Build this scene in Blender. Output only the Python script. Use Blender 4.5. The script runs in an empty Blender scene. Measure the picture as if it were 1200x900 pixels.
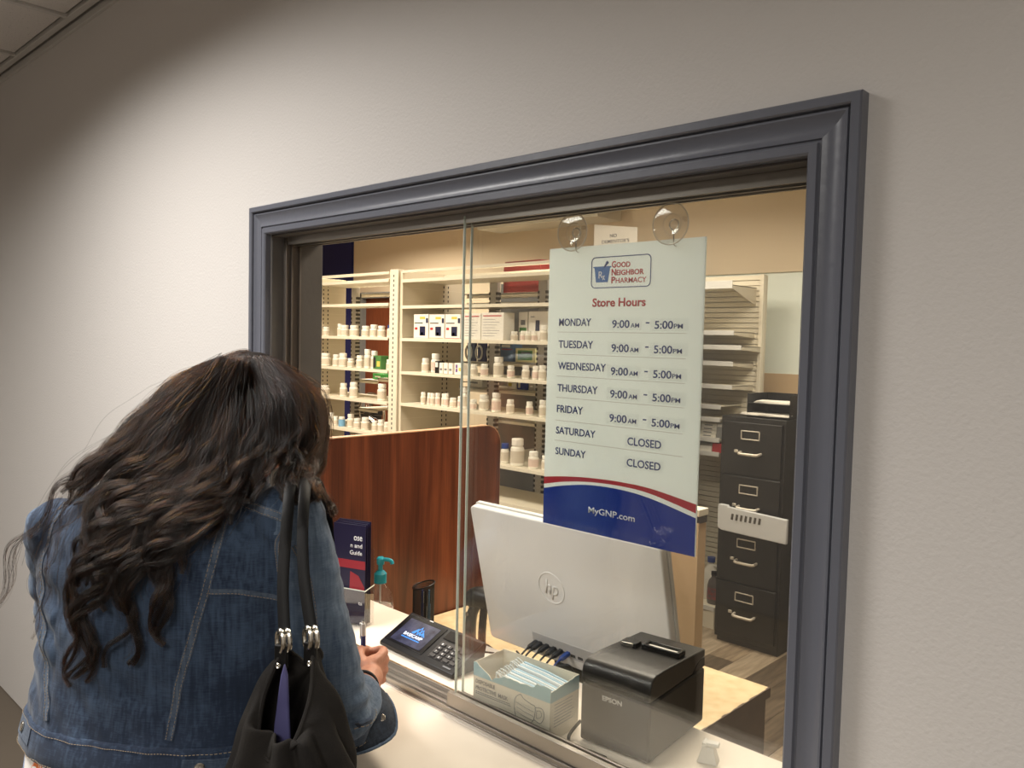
import bpy, bmesh, math, random
from mathutils import Vector, Matrix, noise
from mathutils.bvhtree import BVHTree
random.seed(7)
C = bpy.context.scene.collection
R = math.radians
PI = math.pi

# ------------------------------------------------------------------ camera, world, lights, exposure
sc = bpy.context.scene
cd = bpy.data.cameras.new('camera')
cam = bpy.data.objects.new('camera', cd)
C.objects.link(cam)
cd.sensor_width = 36.0
cd.lens = 28.5
cd.clip_start = 0.02
_r, _u, _f = (0.72150976, 0.69202726, 0.02284597), (-0.05325103, 0.02256184, 0.99832624), (-0.69035353, 0.7215187, -0.05312975)
cam.matrix_world = Matrix(((_r[0], _u[0], -_f[0], 0.0), (_r[1], _u[1], -_f[1], -1.05), (_r[2], _u[2], -_f[2], 1.70), (0, 0, 0, 1)))
sc.camera = cam
sc.view_settings.view_transform = 'Standard'
sc.view_settings.look = 'None'
sc.view_settings.gamma = 1
sc.view_settings.use_curve_mapping = False
sc.view_settings.exposure = 0.0
sc.cycles.transparent_max_bounces = 32      # two clear panes, cups and stickers stand one behind another
w = bpy.data.worlds.new('world')
sc.world = w
w.use_nodes = True
w.node_tree.nodes['Background'].inputs[0].default_value = (0.9, 0.93, 1.0, 1)
w.node_tree.nodes['Background'].inputs[1].default_value = 0.05


def area(name, loc, sx, sy, watt, col, spread=180, aim=None):
    l = bpy.data.lights.new(name, 'AREA')
    l.shape = 'RECTANGLE'
    l.size, l.size_y, l.energy, l.color, l.spread = sx, sy, watt, col, R(spread)
    o = bpy.data.objects.new(name, l)
    o.location = loc
    if aim:
        o.rotation_euler = (Vector(aim) - Vector(loc)).to_track_quat('-Z', 'Y').to_euler()
    C.objects.link(o)
    return o


COOL = (1.0, 0.97, 0.93)
FILL = (1.0, 0.97, 0.91)
WARM = (1.0, 0.875, 0.71)
# customer side: a recessed troffer close to the wall on the left, unseen fill lamps added further back in the room
area('ceiling_area_light', (-2.25, -1.10, 2.80), 1.2, 0.55, 56, COOL, 150)
area('ceiling_area_light', (0.55, -2.3, 2.80), 1.15, 0.55, 54, FILL, 165)
area('ceiling_area_light', (-3.3, -2.7, 2.80), 1.15, 0.55, 46, FILL, 165)
# pharmacy side
area('ceiling_area_light', (-1.6, 1.15, 2.80), 1.15, 0.55, 46, WARM, 150)
area('ceiling_area_light', (-4.3, 1.0, 2.80), 1.15, 0.55, 68, WARM, 160)
area('ceiling_area_light', (-2.9, 2.6, 2.80), 1.15, 0.55, 26, WARM, 160)
area('ceiling_area_light', (-1.3, 2.6, 2.80), 1.15, 0.55, 30, WARM, 160)  # unseen lamp added to brighten the pale wall panel at the back
area('ceiling_area_light', (-5.9, 3.0, 2.80), 1.15, 0.55, 85, WARM, 160)


# ------------------------------------------------------------------ colour and material helpers
def lin(c):
    return tuple(((v / 255) / 12.92 if v / 255 <= 0.04045 else ((v / 255 + 0.055) / 1.055) ** 2.4) for v in c)


def rgba(c):
    return (*lin(c), 1.0)


def mat(name, col, rough=0.5, metal=0.0, col2=None, nscale=8.0, ndetail=4.0, stretch=(1, 1, 1), bump=0.0, bscale=200.0,
        spec=0.5, coat=0.0, lo=0.35, hi=0.65, sheen=0.0, trans=0.0, emit=None, estr=0.0, alpha=1.0, ior=1.45):
    m = bpy.data.materials.new(name)
    m.use_nodes = True
    nt = m.node_tree
    b = nt.nodes['Principled BSDF']
    b.inputs['Base Color'].default_value = rgba(col)
    b.inputs['Roughness'].default_value = rough
    b.inputs['Metallic'].default_value = metal
    b.inputs['Specular IOR Level'].default_value = spec
    b.inputs['Coat Weight'].default_value = coat
    b.inputs['Coat Roughness'].default_value = 0.15
    b.inputs['Sheen Weight'].default_value = sheen
    b.inputs['Transmission Weight'].default_value = trans
    b.inputs['IOR'].default_value = ior
    b.inputs['Alpha'].default_value = alpha
    if emit:
        b.inputs['Emission Color'].default_value = rgba(emit)
        b.inputs['Emission Strength'].default_value = estr
    tc = nt.nodes.new('ShaderNodeTexCoord')
    if col2 is not None:
        mp = nt.nodes.new('ShaderNodeMapping')
        mp.inputs['Scale'].default_value = stretch
        nt.links.new(tc.outputs['Object'], mp.inputs['Vector'])
        n = nt.nodes.new('ShaderNodeTexNoise')
        n.inputs['Scale'].default_value = nscale
        n.inputs['Detail'].default_value = ndetail
        nt.links.new(mp.outputs[0], n.inputs['Vector'])
        rp = nt.nodes.new('ShaderNodeValToRGB')
        rp.color_ramp.elements[0].position = lo
        rp.color_ramp.elements[1].position = hi
        rp.color_ramp.elements[0].color = rgba(col)
        rp.color_ramp.elements[1].color = rgba(col2)
        nt.links.new(n.outputs['Fac'], rp.inputs[0])
        nt.links.new(rp.outputs[0], b.inputs['Base Color'])
    if bump:
        n2 = nt.nodes.new('ShaderNodeTexNoise')
        n2.inputs['Scale'].default_value = bscale
        n2.inputs['Detail'].default_value = 3
        nt.links.new(tc.outputs['Object'], n2.inputs['Vector'])
        bp = nt.nodes.new('ShaderNodeBump')
        bp.inputs['Strength'].default_value = bump
        bp.inputs['Distance'].default_value = 0.002
        nt.links.new(n2.outputs['Fac'], bp.inputs['Height'])
        nt.links.new(bp.outputs[0], b.inputs['Normal'])
    return m


def clear_mat(name, tint=(1, 1, 1), f0=0.04, rough=0.0, extra=0.0):
    """thin clear sheet: transparent, with a Schlick reflection on top"""
    m = bpy.data.materials.new(name)
    m.use_nodes = True
    nt = m.node_tree
    nt.nodes.clear()
    out = nt.nodes.new('ShaderNodeOutputMaterial')
    mx = nt.nodes.new('ShaderNodeMixShader')
    tr = nt.nodes.new('ShaderNodeBsdfTransparent')
    tr.inputs[0].default_value = (*tint, 1)
    gl = nt.nodes.new('ShaderNodeBsdfGlossy')
    gl.inputs['Roughness'].default_value = rough
    gl.inputs['Color'].default_value = (1, 1, 1, 1)
    lw = nt.nodes.new('ShaderNodeLayerWeight')
    lw.inputs['Blend'].default_value = 0.5
    pw = nt.nodes.new('ShaderNodeMath')
    pw.operation = 'POWER'
    pw.inputs[1].default_value = 5
    mu = nt.nodes.new('ShaderNodeMath')
    mu.operation = 'MULTIPLY_ADD'
    mu.inputs[1].default_value = 1 - f0
    mu.inputs[2].default_value = f0 + extra
    nt.links.new(lw.outputs['Facing'], pw.inputs[0])
    nt.links.new(pw.outputs[0], mu.inputs[0])
    nt.links.new(mu.outputs[0], mx.inputs[0])
    nt.links.new(tr.outputs[0], mx.inputs[1])
    nt.links.new(gl.outputs[0], mx.inputs[2])
    nt.links.new(mx.outputs[0], out.inputs[0])
    return m


def translucent_board(m, k):
    nt = m.node_tree
    b, out = nt.nodes['Principled BSDF'], nt.nodes['Material Output']
    tl, mx = nt.nodes.new('ShaderNodeBsdfTranslucent'), nt.nodes.new('ShaderNodeMixShader')
    tl.inputs[0].default_value = b.inputs['Base Color'].default_value
    mx.inputs[0].default_value = k
    nt.links.new(b.outputs[0], mx.inputs[1])
    nt.links.new(tl.outputs[0], mx.inputs[2])
    nt.links.new(mx.outputs[0], out.inputs[0])


# ------------------------------------------------------------------ mesh builder
class MB:
    def __init__(s):
        s.v, s.f = [], []

    def add(s, vs, fs):
        b = len(s.v)
        s.v += [tuple(v) for v in vs]
        s.f += [tuple(b + i for i in f) for f in fs]
        return s

    def box(s, c, d, rz=0.0, M=None):
        x, y, z = d[0] / 2, d[1] / 2, d[2] / 2
        m = M if M is not None else Matrix.Rotation(rz, 3, 'Z')
        vs = [Vector(c) + m @ Vector((i * x, j * y, k * z)) for k in (-1, 1) for j in (-1, 1) for i in (-1, 1)]
        return s.add(vs, [(0, 2, 3, 1), (4, 5, 7, 6), (0, 1, 5, 4), (2, 6, 7, 3), (0, 4, 6, 2), (1, 3, 7, 5)])

    def bx(s, x0, x1, y0, y1, z0, z1):
        return s.box(((x0 + x1) / 2, (y0 + y1) / 2, (z0 + z1) / 2), (x1 - x0, y1 - y0, z1 - z0))

    def hexa(s, p):
        """eight corners: bottom ring of four, top ring of four, both counter-clockwise from above"""
        return s.add(p, [(3, 2, 1, 0), (4, 5, 6, 7), (0, 1, 5, 4), (1, 2, 6, 5), (2, 3, 7, 6), (3, 0, 4, 7)])

    def lathe(s, prof, n=20, c=(0, 0, 0), M=None, sx=1.0, sy=1.0):
        m = M if M is not None else Matrix.Identity(3)
        vs, fs = [], []
        for r, z in prof:
            for k in range(n):
                a = 2 * PI * k / n
                vs.append(Vector(c) + m @ Vector((r * math.cos(a) * sx, r * math.sin(a) * sy, z)))
        for i in range(len(prof) - 1):
            for k in range(n):
                k2 = (k + 1) % n
                fs.append((i * n + k, i * n + k2, (i + 1) * n + k2, (i + 1) * n + k))
        if prof[0][0] > 1e-5:
            fs.append(tuple(range(n - 1, -1, -1)))
        if prof[-1][0] > 1e-5:
            fs.append(tuple((len(prof) - 1) * n + k for k in range(n)))
        return s.add(vs, fs)

    def tube(s, pts, r, n=8, closed=False, flat=1.0, up=None):
        pts = [Vector(p) for p in pts]
        N = len(pts)
        rs = r if isinstance(r, (list, tuple)) else [r] * N
        vs, fs = [], []
        ref = Vector(up) if up else None
        prev = None
        for i, p in enumerate(pts):
            if closed:
                t = pts[(i + 1) % N] - pts[i - 1]
            else:
                t = pts[min(i + 1, N - 1)] - pts[max(i - 1, 0)]
            t = t.normalized() if t.length > 1e-9 else Vector((0, 0, 1))
            if prev is None:
                a = ref if ref else (Vector((0, 0, 1)) if abs(t.z) < 0.9 else Vector((1, 0, 0)))
            else:
                a = ref if ref else prev
            nrm = (a - t * a.dot(t))
            nrm = nrm.normalized() if nrm.length > 1e-6 else t.orthogonal().normalized()
            prev = nrm
            bi = t.cross(nrm)
            for k in range(n):
                an = 2 * PI * k / n
                vs.append(p + nrm * (rs[i] * math.cos(an) * flat) + bi * (rs[i] * math.sin(an)))
        last = N if closed else N - 1
        for i in range(last):
            j = (i + 1) % N
            for k in range(n):
                k2 = (k + 1) % n
                fs.append((i * n + k, i * n + k2, j * n + k2, j * n + k))
        if not closed:
            fs.append(tuple(range(n - 1, -1, -1)))
            fs.append(tuple((N - 1) * n + k for k in range(n)))
        return s.add(vs, fs)

    def prism(s, poly, t0, t1, axis='y'):
        """poly of (a, b) extruded along axis from t0 to t1; axis y: (x, z); x: (y, z); z: (x, y)"""
        def P(a, b, t):
            return (a, t, b) if axis == 'y' else ((t, a, b) if axis == 'x' else (a, b, t))
        n = len(poly)
        vs = [P(a, b, t0) for a, b in poly] + [P(a, b, t1) for a, b in poly]
        fs = [tuple(range(n)), tuple(range(2 * n - 1, n - 1, -1))]
        for i in range(n):
            j = (i + 1) % n
            fs.append((i, i + n, j + n, j))
        return s.add(vs, fs)

    def mesh(s, name, m, smooth=True, ang=35):
        me = bpy.data.meshes.new(name)
        me.from_pydata([tuple(v) for v in s.v], [], s.f)
        bm = bmesh.new()
        bm.from_mesh(me)
        bmesh.ops.recalc_face_normals(bm, faces=bm.faces)
        bm.to_mesh(me)
        bm.free()
        if smooth:
            me.shade_smooth()
            me.set_sharp_from_angle(angle=R(ang))
        if m is not None:
            me.materials.append(m)
        return me

    def build(s, name, m, parent=None, smooth=True, bev=0.0, seg=2, ang=35):
        o = bpy.data.objects.new(name, s.mesh(name, m, smooth, ang))
        C.objects.link(o)
        if parent:
            o.parent = parent
        if bev:
            b = o.modifiers.new('bevel', 'BEVEL')
            b.width, b.segments, b.limit_method, b.angle_limit = bev, seg, 'ANGLE', R(40)
            b.harden_normals = False
        return o


def thing(name, label, cat, loc=(0, 0, 0), rz=0.0, group=None, rot=None):
    o = bpy.data.objects.new(name, None)
    C.objects.link(o)
    o.empty_display_size = 0.05
    o.location = loc
    o.rotation_euler = rot if rot else (0, 0, rz)
    o['label'] = label
    o['category'] = cat
    if group:
        o['group'] = group
    return o


def tag(o, label, cat, group=None):
    o['label'] = label
    o['category'] = cat
    if group:
        o['group'] = group
    return o


def struct(o):
    o['kind'] = 'structure'
    return o


def stuff(o):
    o['kind'] = 'stuff'
    return o


def dup(root, loc, rz=0.0, label=None, scale=None):
    r = root.copy()
    C.objects.link(r)
    r.location = loc
    r.rotation_euler = (0, 0, rz)
    if scale:
        r.scale = scale
    if label:
        r['label'] = label
    for ch in list(root.children):
        c = ch.copy()
        C.objects.link(c)
        c.parent = r
        for g in list(ch.children):
            d = g.copy()
            C.objects.link(d)
            d.parent = c
    return r


CAPH = 0.0
FRONT = Matrix(((1, 0, 0), (0, 0, -1), (0, 1, 0)))     # text plane seen from -y
TOP = Matrix.Identity(3)


def text(body, box, M, m, parent, name='lettering', bold=0.0, off=(0, 0, 0), cap=True, extr=0.0004, shear=0.0):
    """lettering fitted into box = (u0, u1, baseline v, cap-height top v) of the plane M @ (u, v, 0) + off"""
    cu = bpy.data.curves.new(name, 'FONT')
    cu.body = body
    cu.size = 1.0
    cu.offset = min(bold, 0.010) if 'M' in body else bold      # a bold M closes up at this width
    cu.shear = shear
    cu.resolution_u = 3
    o = bpy.data.objects.new(name, cu)
    C.objects.link(o)
    dg = bpy.context.evaluated_depsgraph_get()
    dg.update()
    me = bpy.data.meshes.new_from_object(o.evaluated_get(dg))
    bpy.data.objects.remove(o)
    xs = [v.co.x for v in me.vertices]
    x0, x1 = min(xs), max(xs)
    caph = 0.729
    if not cap:
        ys = [v.co.y for v in me.vertices]
        caph = max(ys)
    sx = (box[1] - box[0]) / (x1 - x0)
    sy = (box[3] - box[2]) / caph
    bm = bmesh.new()
    bm.from_mesh(me)
    ret = bmesh.ops.extrude_face_region(bm, geom=bm.faces[:])
    new = set(g for g in ret['geom'] if isinstance(g, bmesh.types.BMVert))
    for v in bm.verts:
        p = Vector((box[0] + (v.co.x - x0) * sx, box[2] + v.co.y * sy, extr if v in new else 0.0))
        v.co = M @ p + Vector(off)
    bm.normal_update()
    bm.to_mesh(me)
    bm.free()
    me.materials.clear()
    me.materials.append(m)
    me.name = name
    ob = bpy.data.objects.new(name, me)
    C.objects.link(ob)
    ob.parent = parent
    return ob


def smooth_path(pts, n=6):
    """Catmull-Rom through the points"""
    P = [Vector(p) for p in pts]
    out = []
    for i in range(len(P) - 1):
        p0, p1, p2, p3 = P[max(i - 1, 0)], P[i], P[i + 1], P[min(i + 2, len(P) - 1)]
        for k in range(n):
            t = k / n
            out.append(0.5 * ((2 * p1) + (p2 - p0) * t + (2 * p0 - 5 * p1 + 4 * p2 - p3) * t * t + (3 * p1 - p0 - 3 * p2 + p3) * t ** 3))
    out.append(P[-1])
    return out


# ------------------------------------------------------------------ materials
M = {}
M['wall'] = mat('painted_wall', (205, 200, 195), 0.6, bump=0.5, bscale=150)
M['beige'] = mat('beige_wall_paint', (226, 208, 180), 0.6, bump=0.1, bscale=150)
M['pale'] = mat('pale_wall_panel', (242, 250, 242), 0.5)
M['tan'] = mat('tan_board', (206, 178, 142), 0.5)
M['dado'] = mat('dark_dado', (100, 92, 82), 0.5)
M['trim'] = mat('grey_trim_paint', (97, 99, 108), 0.33, bump=0.25, bscale=60, spec=0.55)
M['jamb'] = mat('brown_grey_jamb', (96, 92, 88), 0.5, col2=(84, 80, 77), nscale=5, bump=0.2, bscale=80)
M['alu'] = mat('brushed_aluminium', (166, 160, 152), 0.36, 0.85, bump=0.05, bscale=300)
M['alu_dark'] = mat('weathered_aluminium', (120, 112, 104), 0.45, 0.6)
M['ceiltile'] = mat('ceiling_tile', (206, 200, 194), 0.85, col2=(120, 112, 108), nscale=240, ndetail=2, lo=0.66, hi=0.75, bump=0.4, bscale=120)
M['gridbar'] = mat('ceiling_grid', (190, 186, 180), 0.5)
M['counter'] = mat('white_laminate', (236, 226, 212), 0.42, col2=(228, 217, 202), nscale=3)
M['worn'] = mat('worn_particle_edge', (168, 138, 104), 0.8, col2=(112, 90, 66), nscale=60)
M['desk'] = mat('beige_desk_laminate', (222, 200, 160), 0.5, col2=(205, 180, 138), nscale=25)
M['deskside'] = mat('brown_desk_side', (92, 72, 60), 0.55, col2=(78, 60, 50), nscale=12)
M['shelf'] = mat('cream_shelf_steel', (232, 224, 204), 0.42)
M['panel'] = mat('cream_end_panel', (216, 206, 184), 0.55)
M['slot'] = mat('dark_slot', (70, 66, 62), 0.7)
M['upright'] = mat('grey_upright', (176, 172, 164), 0.45)
M['greyback'] = mat('grey_back_panel', (122, 122, 120), 0.6)
M['navy'] = mat('navy_paint', (24, 30, 92), 0.6)
M['doorwood'] = mat('brown_door', (122, 62, 34), 0.4, col2=(100, 48, 26), nscale=6, stretch=(14, 14, 1))
M['bottle'] = mat('white_bottle_plastic', (242, 238, 226), 0.35)
M['lid_white'] = mat('white_cap_plastic', (248, 246, 238), 0.4)
M['lid_blue'] = mat('blue_cap_plastic', (34, 66, 140), 0.4)
M['body_blue'] = mat('light_blue_plastic', (120, 170, 205), 0.4)
M['black'] = mat('black_plastic', (20, 20, 22), 0.42, bump=0.08, bscale=900)
M['blackgloss'] = mat('black_gloss_plastic', (16, 16, 18), 0.2)
M['rubber'] = mat('black_rubber', (18, 18, 19), 0.6)
M['chrome'] = mat('chrome', (205, 200, 190), 0.22, 1.0)
M['nickel'] = mat('satin_nickel', (206, 198, 184), 0.4, 0.45)
M['cabinet'] = mat('black_cabinet_enamel', (20, 20, 20), 0.38, col2=(30, 29, 29), nscale=7, lo=0.45, hi=0.75)
M['whiteplastic'] = mat('white_plastic', (224, 222, 216), 0.4)
M['silver'] = mat('silver_white_plastic', (226, 223, 219), 0.34, bump=0.03, bscale=500)
M['silver2'] = mat('pressed_emblem', (234, 231, 227), 0.3)
M['paper'] = mat('paper', (240, 236, 226), 0.7)
M['signwhite'] = mat('sign_face', (245, 250, 248), 0.32, spec=0.5)
translucent_board(M['signwhite'], 0.55)
M['signblue'] = mat('sign_blue', (20, 50, 138), 0.3)
M['signred'] = mat('sign_red', (176, 40, 50), 0.3)
M['inknavy'] = mat('ink_navy', (40, 58, 120), 0.45)
M['inkred'] = mat('ink_red', (186, 52, 56), 0.45)
M['inkgrey'] = mat('ink_grey', (120, 122, 126), 0.5)
M['inkblack'] = mat('ink_black', (45, 42, 40), 0.6)
M['inkwhite'] = mat('ink_white', (238, 238, 238), 0.5)
M['rule'] = mat('rule_brown', (170, 158, 150), 0.6)
M['sticker'] = clear_mat('clear_sticker', (0.988, 0.99, 0.992), 0.03, 0.2)
M['pane'] = clear_mat('clear_pane', (0.985, 0.99, 0.985), 0.06)
M['paneedge'] = mat('pane_edge', (206, 214, 202), 0.15, spec=0.8)  # gleam inside the clear edge put into a pale colour
M['clearplastic'] = clear_mat('clear_vinyl', (0.93, 0.92, 0.9), 0.08, 0.05)
M['acrylic'] = clear_mat('clear_acrylic', (0.96, 0.96, 0.96), 0.05, 0.02)
M['cream_rim'] = mat('vinyl_rim', (196, 186, 168), 0.2)
M['brown_dark'] = mat('dark_brown', (60, 44, 34), 0.6)


def wood_panel():
    m = bpy.data.materials.new('mahogany_laminate')
    m.use_nodes = True
    nt = m.node_tree
    b = nt.nodes['Principled BSDF']
    b.inputs['Roughness'].default_value = 0.32
    tc = nt.nodes.new('ShaderNodeTexCoord')
    mp = nt.nodes.new('ShaderNodeMapping')
    mp.inputs['Scale'].default_value = (1, 9, 0.7)
    nt.links.new(tc.outputs['Object'], mp.inputs['Vector'])
    n = nt.nodes.new('ShaderNodeTexNoise')
    n.inputs['Scale'].default_value = 2.2
    n.inputs['Detail'].default_value = 6
    n.inputs['Distortion'].default_value = 0.6
    nt.links.new(mp.outputs[0], n.inputs['Vector'])
    mp2 = nt.nodes.new('ShaderNodeMapping')
    mp2.inputs['Scale'].default_value = (1, 140, 3)
    nt.links.new(tc.outputs['Object'], mp2.inputs['Vector'])
    n2 = nt.nodes.new('ShaderNodeTexNoise')
    n2.inputs['Scale'].default_value = 1.5
    n2.inputs['Detail'].default_value = 3
    nt.links.new(mp2.outputs[0], n2.inputs['Vector'])
    ad = nt.nodes.new('ShaderNodeMath')
    ad.operation = 'MULTIPLY_ADD'
    ad.inputs[1].default_value = 0.35
    nt.links.new(n2.outputs['Fac'], ad.inputs[0])
    nt.links.new(n.outputs['Fac'], ad.inputs[2])
    rp = nt.nodes.new('ShaderNodeValToRGB')
    e = rp.color_ramp.elements
    e[0].position, e[0].color = 0.42, rgba((58, 27, 16))
    e[1].position, e[1].color = 0.92, rgba((122, 66, 40))
    k = e.new(0.66)
    k.color = rgba((90, 44, 26))
    nt.links.new(ad.outputs[0], rp.inputs[0])
    nt.links.new(rp.outputs[0], b.inputs['Base Color'])
    return m


M['mahogany'] = wood_panel()
PLANKS = [mat('vinyl_plank', a, 0.5, col2=b, nscale=5, ndetail=8, stretch=(9, 1, 9), lo=0.3, hi=0.7) for a, b in
          (((112, 96, 78), (158, 140, 116)), ((84, 70, 56), (124, 106, 86)), ((134, 118, 98), (172, 156, 134)), ((66, 55, 45), (104, 90, 74)))]

# ------------------------------------------------------------------ the setting
XL, XR, ZT, ZC = -1.882, -0.476, 1.955, 0.945      # window opening and counter height
YI = 0.16                                          # inner face of the wall
WO = 0.045
wf = MB()
wf.bx(-5.2, XL, 0.02, YI, 0, 2.86).bx(XR, 1.6, 0.02, YI, 0, 2.86).bx(XL, XR, 0.02, YI, ZT, 2.86).bx(XL, XR, 0.02, YI, 0, 0.914)
struct(wf.build('wall_front', M['wall'], smooth=False))
struct(MB().bx(-8.6, -5.2, 0.02, YI, 0, 2.86).build('wall_left', M['beige'], smooth=False))
struct(MB().bx(-5.3, -5.2, -3.6, 0.02, 0, 2.86).build('wall_side', M['wall'], smooth=False))
struct(MB().bx(-5.2, 1.6, -3.7, -3.6, 0, 2.86).build('wall_rear', mat('dark_rear_wall', (112, 106, 100), 0.7), smooth=False))
struct(MB().bx(1.6, 1.7, -3.7, 4.4, 0, 2.86).build('wall_right', M['wall'], smooth=False))
wb = MB()
wb.bx(-8.6, -7.42, 4.2, 4.4, 0, 2.86).bx(-7.42, -6.68, 4.2, 4.4, 2.17, 2.86).bx(-6.68, -3.52, 4.2, 4.4, 0, 2.86)
wb.bx(-3.52, 1.6, 3.86, 4.4, 2.175, 2.86).bx(-3.52, 1.6, 3.985, 4.4, 0, 2.175)
struct(wb.build('wall_back', M['beige'], smooth=False))
struct(MB().bx(-8.7, -8.6, 0.02, 4.4, 0, 2.86).build('wall_west', M['beige'], smooth=False))
struct(MB().bx(-8.6, -7.47, 4.17, 4.2, 0, 2.83).build('trim_8', M['navy'], smooth=False))
dr = struct(MB().bx(-7.25, -6.74, 4.215, 4.26, 0.01, 2.12).build('door_1', M['doorwood'], smooth=False))
MB().bx(-7.40, -7.25, 4.16, 4.24, 0, 2.17).bx(-6.74, -6.68, 4.16, 4.24, 0, 2.17).bx(-7.40, -6.68, 4.16, 4.24, 2.12, 2.18).build('door_frame', M['greyback'], dr)
struct(MB().bx(-3.51, 1.6, 3.872, 3.985, 1.53, 2.175).build('trim_9', M['pale'], smooth=False))
struct(MB().bx(-3.51, 1.6, 3.862, 3.985, 1.40, 1.53).build('trim_10', M['tan'], smooth=False))
dd = MB().bx(-3.51, 1.6, 3.866, 3.985, 0, 1.33)
dd.bx(-3.51, 1.6, 3.80, 3.985, 1.33, 1.36).bx(-3.51, 1.6, 3.83, 3.985, 1.385, 1.4)
struct(dd.build('trim_11', M['dado'], smooth=False))
# a light bulkhead boxed in under the ceiling at the back
struct(MB().bx(-5.2, -3.87, 3.9, 4.2, 2.665, 2.775).build('trim_12', M['paper'], smooth=False))
cl = struct(MB().bx(-8.7, 1.7, -3.7, 4.4, 2.86, 2.9).build('ceiling', M['gridbar'], smooth=False))
tile_me = None
for i in range(8):
    for j in range(2):
        x0, y0 = -5.08 + i * 0.61, -0.005 - (j + 1) * 0.61
        if i in (4, 5) and j == 1:
            continue                      # the troffer's opening
        t = MB()
        t.bx(x0 + 0.013, x0 + 0.597, y0 + 0.013, y0 + 0.597 - (0.012 if j == 0 else 0), 2.836, 2.85)
        t.build('tile', M['ceiltile'], cl, bev=0.003)
for i in range(9):
    MB().bx(-5.092 + i * 0.61, -5.068 + i * 0.61, -1.235, -0.005, 2.826, 2.845).build('grid_bar', M['gridbar'], cl, bev=0.002)
for j in range(3):
    y = -0.012 - j * 0.61
    MB().bx(-5.2, 0.0, y - 0.012, y + 0.012, 2.825, 2.844).build('grid_bar', M['gridbar'], cl, bev=0.002)
MB().bx(-5.2, 1.6, 0.008, 0.022, 2.80, 2.826).build('wall_angle', M['gridbar'], cl, bev=0.002)
fl = struct(MB().bx(-8.7, 1.7, -3.7, 4.4, -0.06, -0.004).build('floor', mat('floor_base', (96, 86, 74), 0.6), smooth=False))
pm = [MB().box((0, 0, 0), (0.148, 0.912, 0.006)).mesh('plank', m, False) for m in PLANKS]
for i in range(31):
    for j in range(5):
        y = 0.35 + j * 0.914 + (i * 0.37) % 0.9
        if y > 4.3:
            continue
        o = bpy.data.objects.new('plank', random.choice(pm))
        C.objects.link(o)
        o.parent = fl
        o.location = (-3.35 + i * 0.150, y, -0.003 + random.uniform(-0.0004, 0.0004))
        if j % 2:
            o.rotation_euler = (0, 0, PI)
# window casing: profile swept with mitred corners, w outward from the opening, d proud of the wall
PROF = [(0.0, -0.002), (0.0, 0.015), (0.003, 0.018), (0.0135, 0.018), (0.0150, 0.013), (0.018, 0.013), (0.0195, 0.0165), (0.024, 0.0145), (0.030, 0.0125), (0.038, 0.0125),
        (0.046, 0.0155), (0.050, 0.0185), (0.0525, 0.0185), (0.0535, 0.0135), (0.0555, 0.0135), (0.0565, 0.021), (0.0585, 0.0235), (0.069, 0.0235), (0.071, 0.021), (0.071, -0.002)]
def casing(fn0, fn1):
    a = [fn0(w_, 0.02 - d_) for w_, d_ in PROF]
    b = [fn1(w_, 0.02 - d_) for w_, d_ in PROF]
    n = len(PROF)
    return MB().add(a + b, [(i, i + 1, n + i + 1, n + i) for i in range(n - 1)] + [tuple(range(n)), tuple(range(2 * n - 1, n - 1, -1))])
ZB = ZC
struct(casing(lambda w_, y: (XL - w_, y, ZB), lambda w_, y: (XL - w_, y, ZT + w_)).build('trim_1', M['trim'], ang=30))
struct(casing(lambda w_, y: (XL - w_, y, ZT + w_), lambda w_, y: (XR + w_, y, ZT + w_)).build('trim_2', M['trim'], ang=30))
struct(casing(lambda w_, y: (XR + w_, y, ZT + w_), lambda w_, y: (XR + w_, y, ZB)).build('trim_3', M['trim'], ang=30))
# jambs lining the opening
struct(MB().bx(XL - 0.006, XL + 0.004, 0.021, YI + 0.01, ZC, ZT).build('trim_4', M['jamb'], bev=0.001))
struct(MB().bx(XR - 0.004, XR + 0.006, 0.021, YI + 0.01, ZC, ZT).build('trim_5', M['jamb'], bev=0.001))
struct(MB().bx(XL, XR, 0.021, YI + 0.01, ZT - 0.004, ZT + 0.006).build('trim_6', M['jamb'], bev=0.001))

# sliding window: tracks, carrier and two clear panels pushed to the right
wn = struct(MB().bx(XL + 0.004, XR - 0.004, 0.028, 0.092, ZC, ZC + 0.004).build('window_1', M['alu'], bev=0.0008))
for y, h in ((0.031, 0.012), (0.0475, 0.009), (0.066, 0.012), (0.088, 0.012)):
    MB().bx(XL + 0.004, XR - 0.004, y - 0.002, y + 0.002, ZC + 0.004, ZC + h).build('track_rail', M['alu'], wn, bev=0.0006)
MB().bx(XL + 0.004, -1.19, 0.0925, 0.0965, ZC, ZC + 0.011).build('worn_strip', M['worn'], wn)['label'] = 'bare worn brown strip along the track'
for y in (0.056, 0.072, 0.096):                   # upright channel on the left jamb
    MB().bx(XL + 0.004, XL + 0.016, y - 0.002, y + 0.002, ZC + 0.012, ZT - 0.005).build('jamb_channel', M['alu_dark'], wn, bev=0.0006)
MB().bx(XL + 0.004, XL + 0.007, 0.056, 0.096, ZC + 0.012, ZT - 0.005).build('jamb_channel', M['alu_dark'], wn)
for y, h in ((0.058, 0.020), (0.075, 0.022), (0.096, 0.022)):
    MB().bx(XL + 0.02, XR - 0.004, y - 0.0025, y + 0.0025, ZT - 0.004 - h, ZT - 0.004).build('head_channel', M['alu'], wn, bev=0.0006)
MB().bx(XL + 0.02, XR - 0.004, 0.058, 0.096, ZT - 0.008, ZT - 0.0045).build('head_channel', M['alu'], wn)
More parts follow.
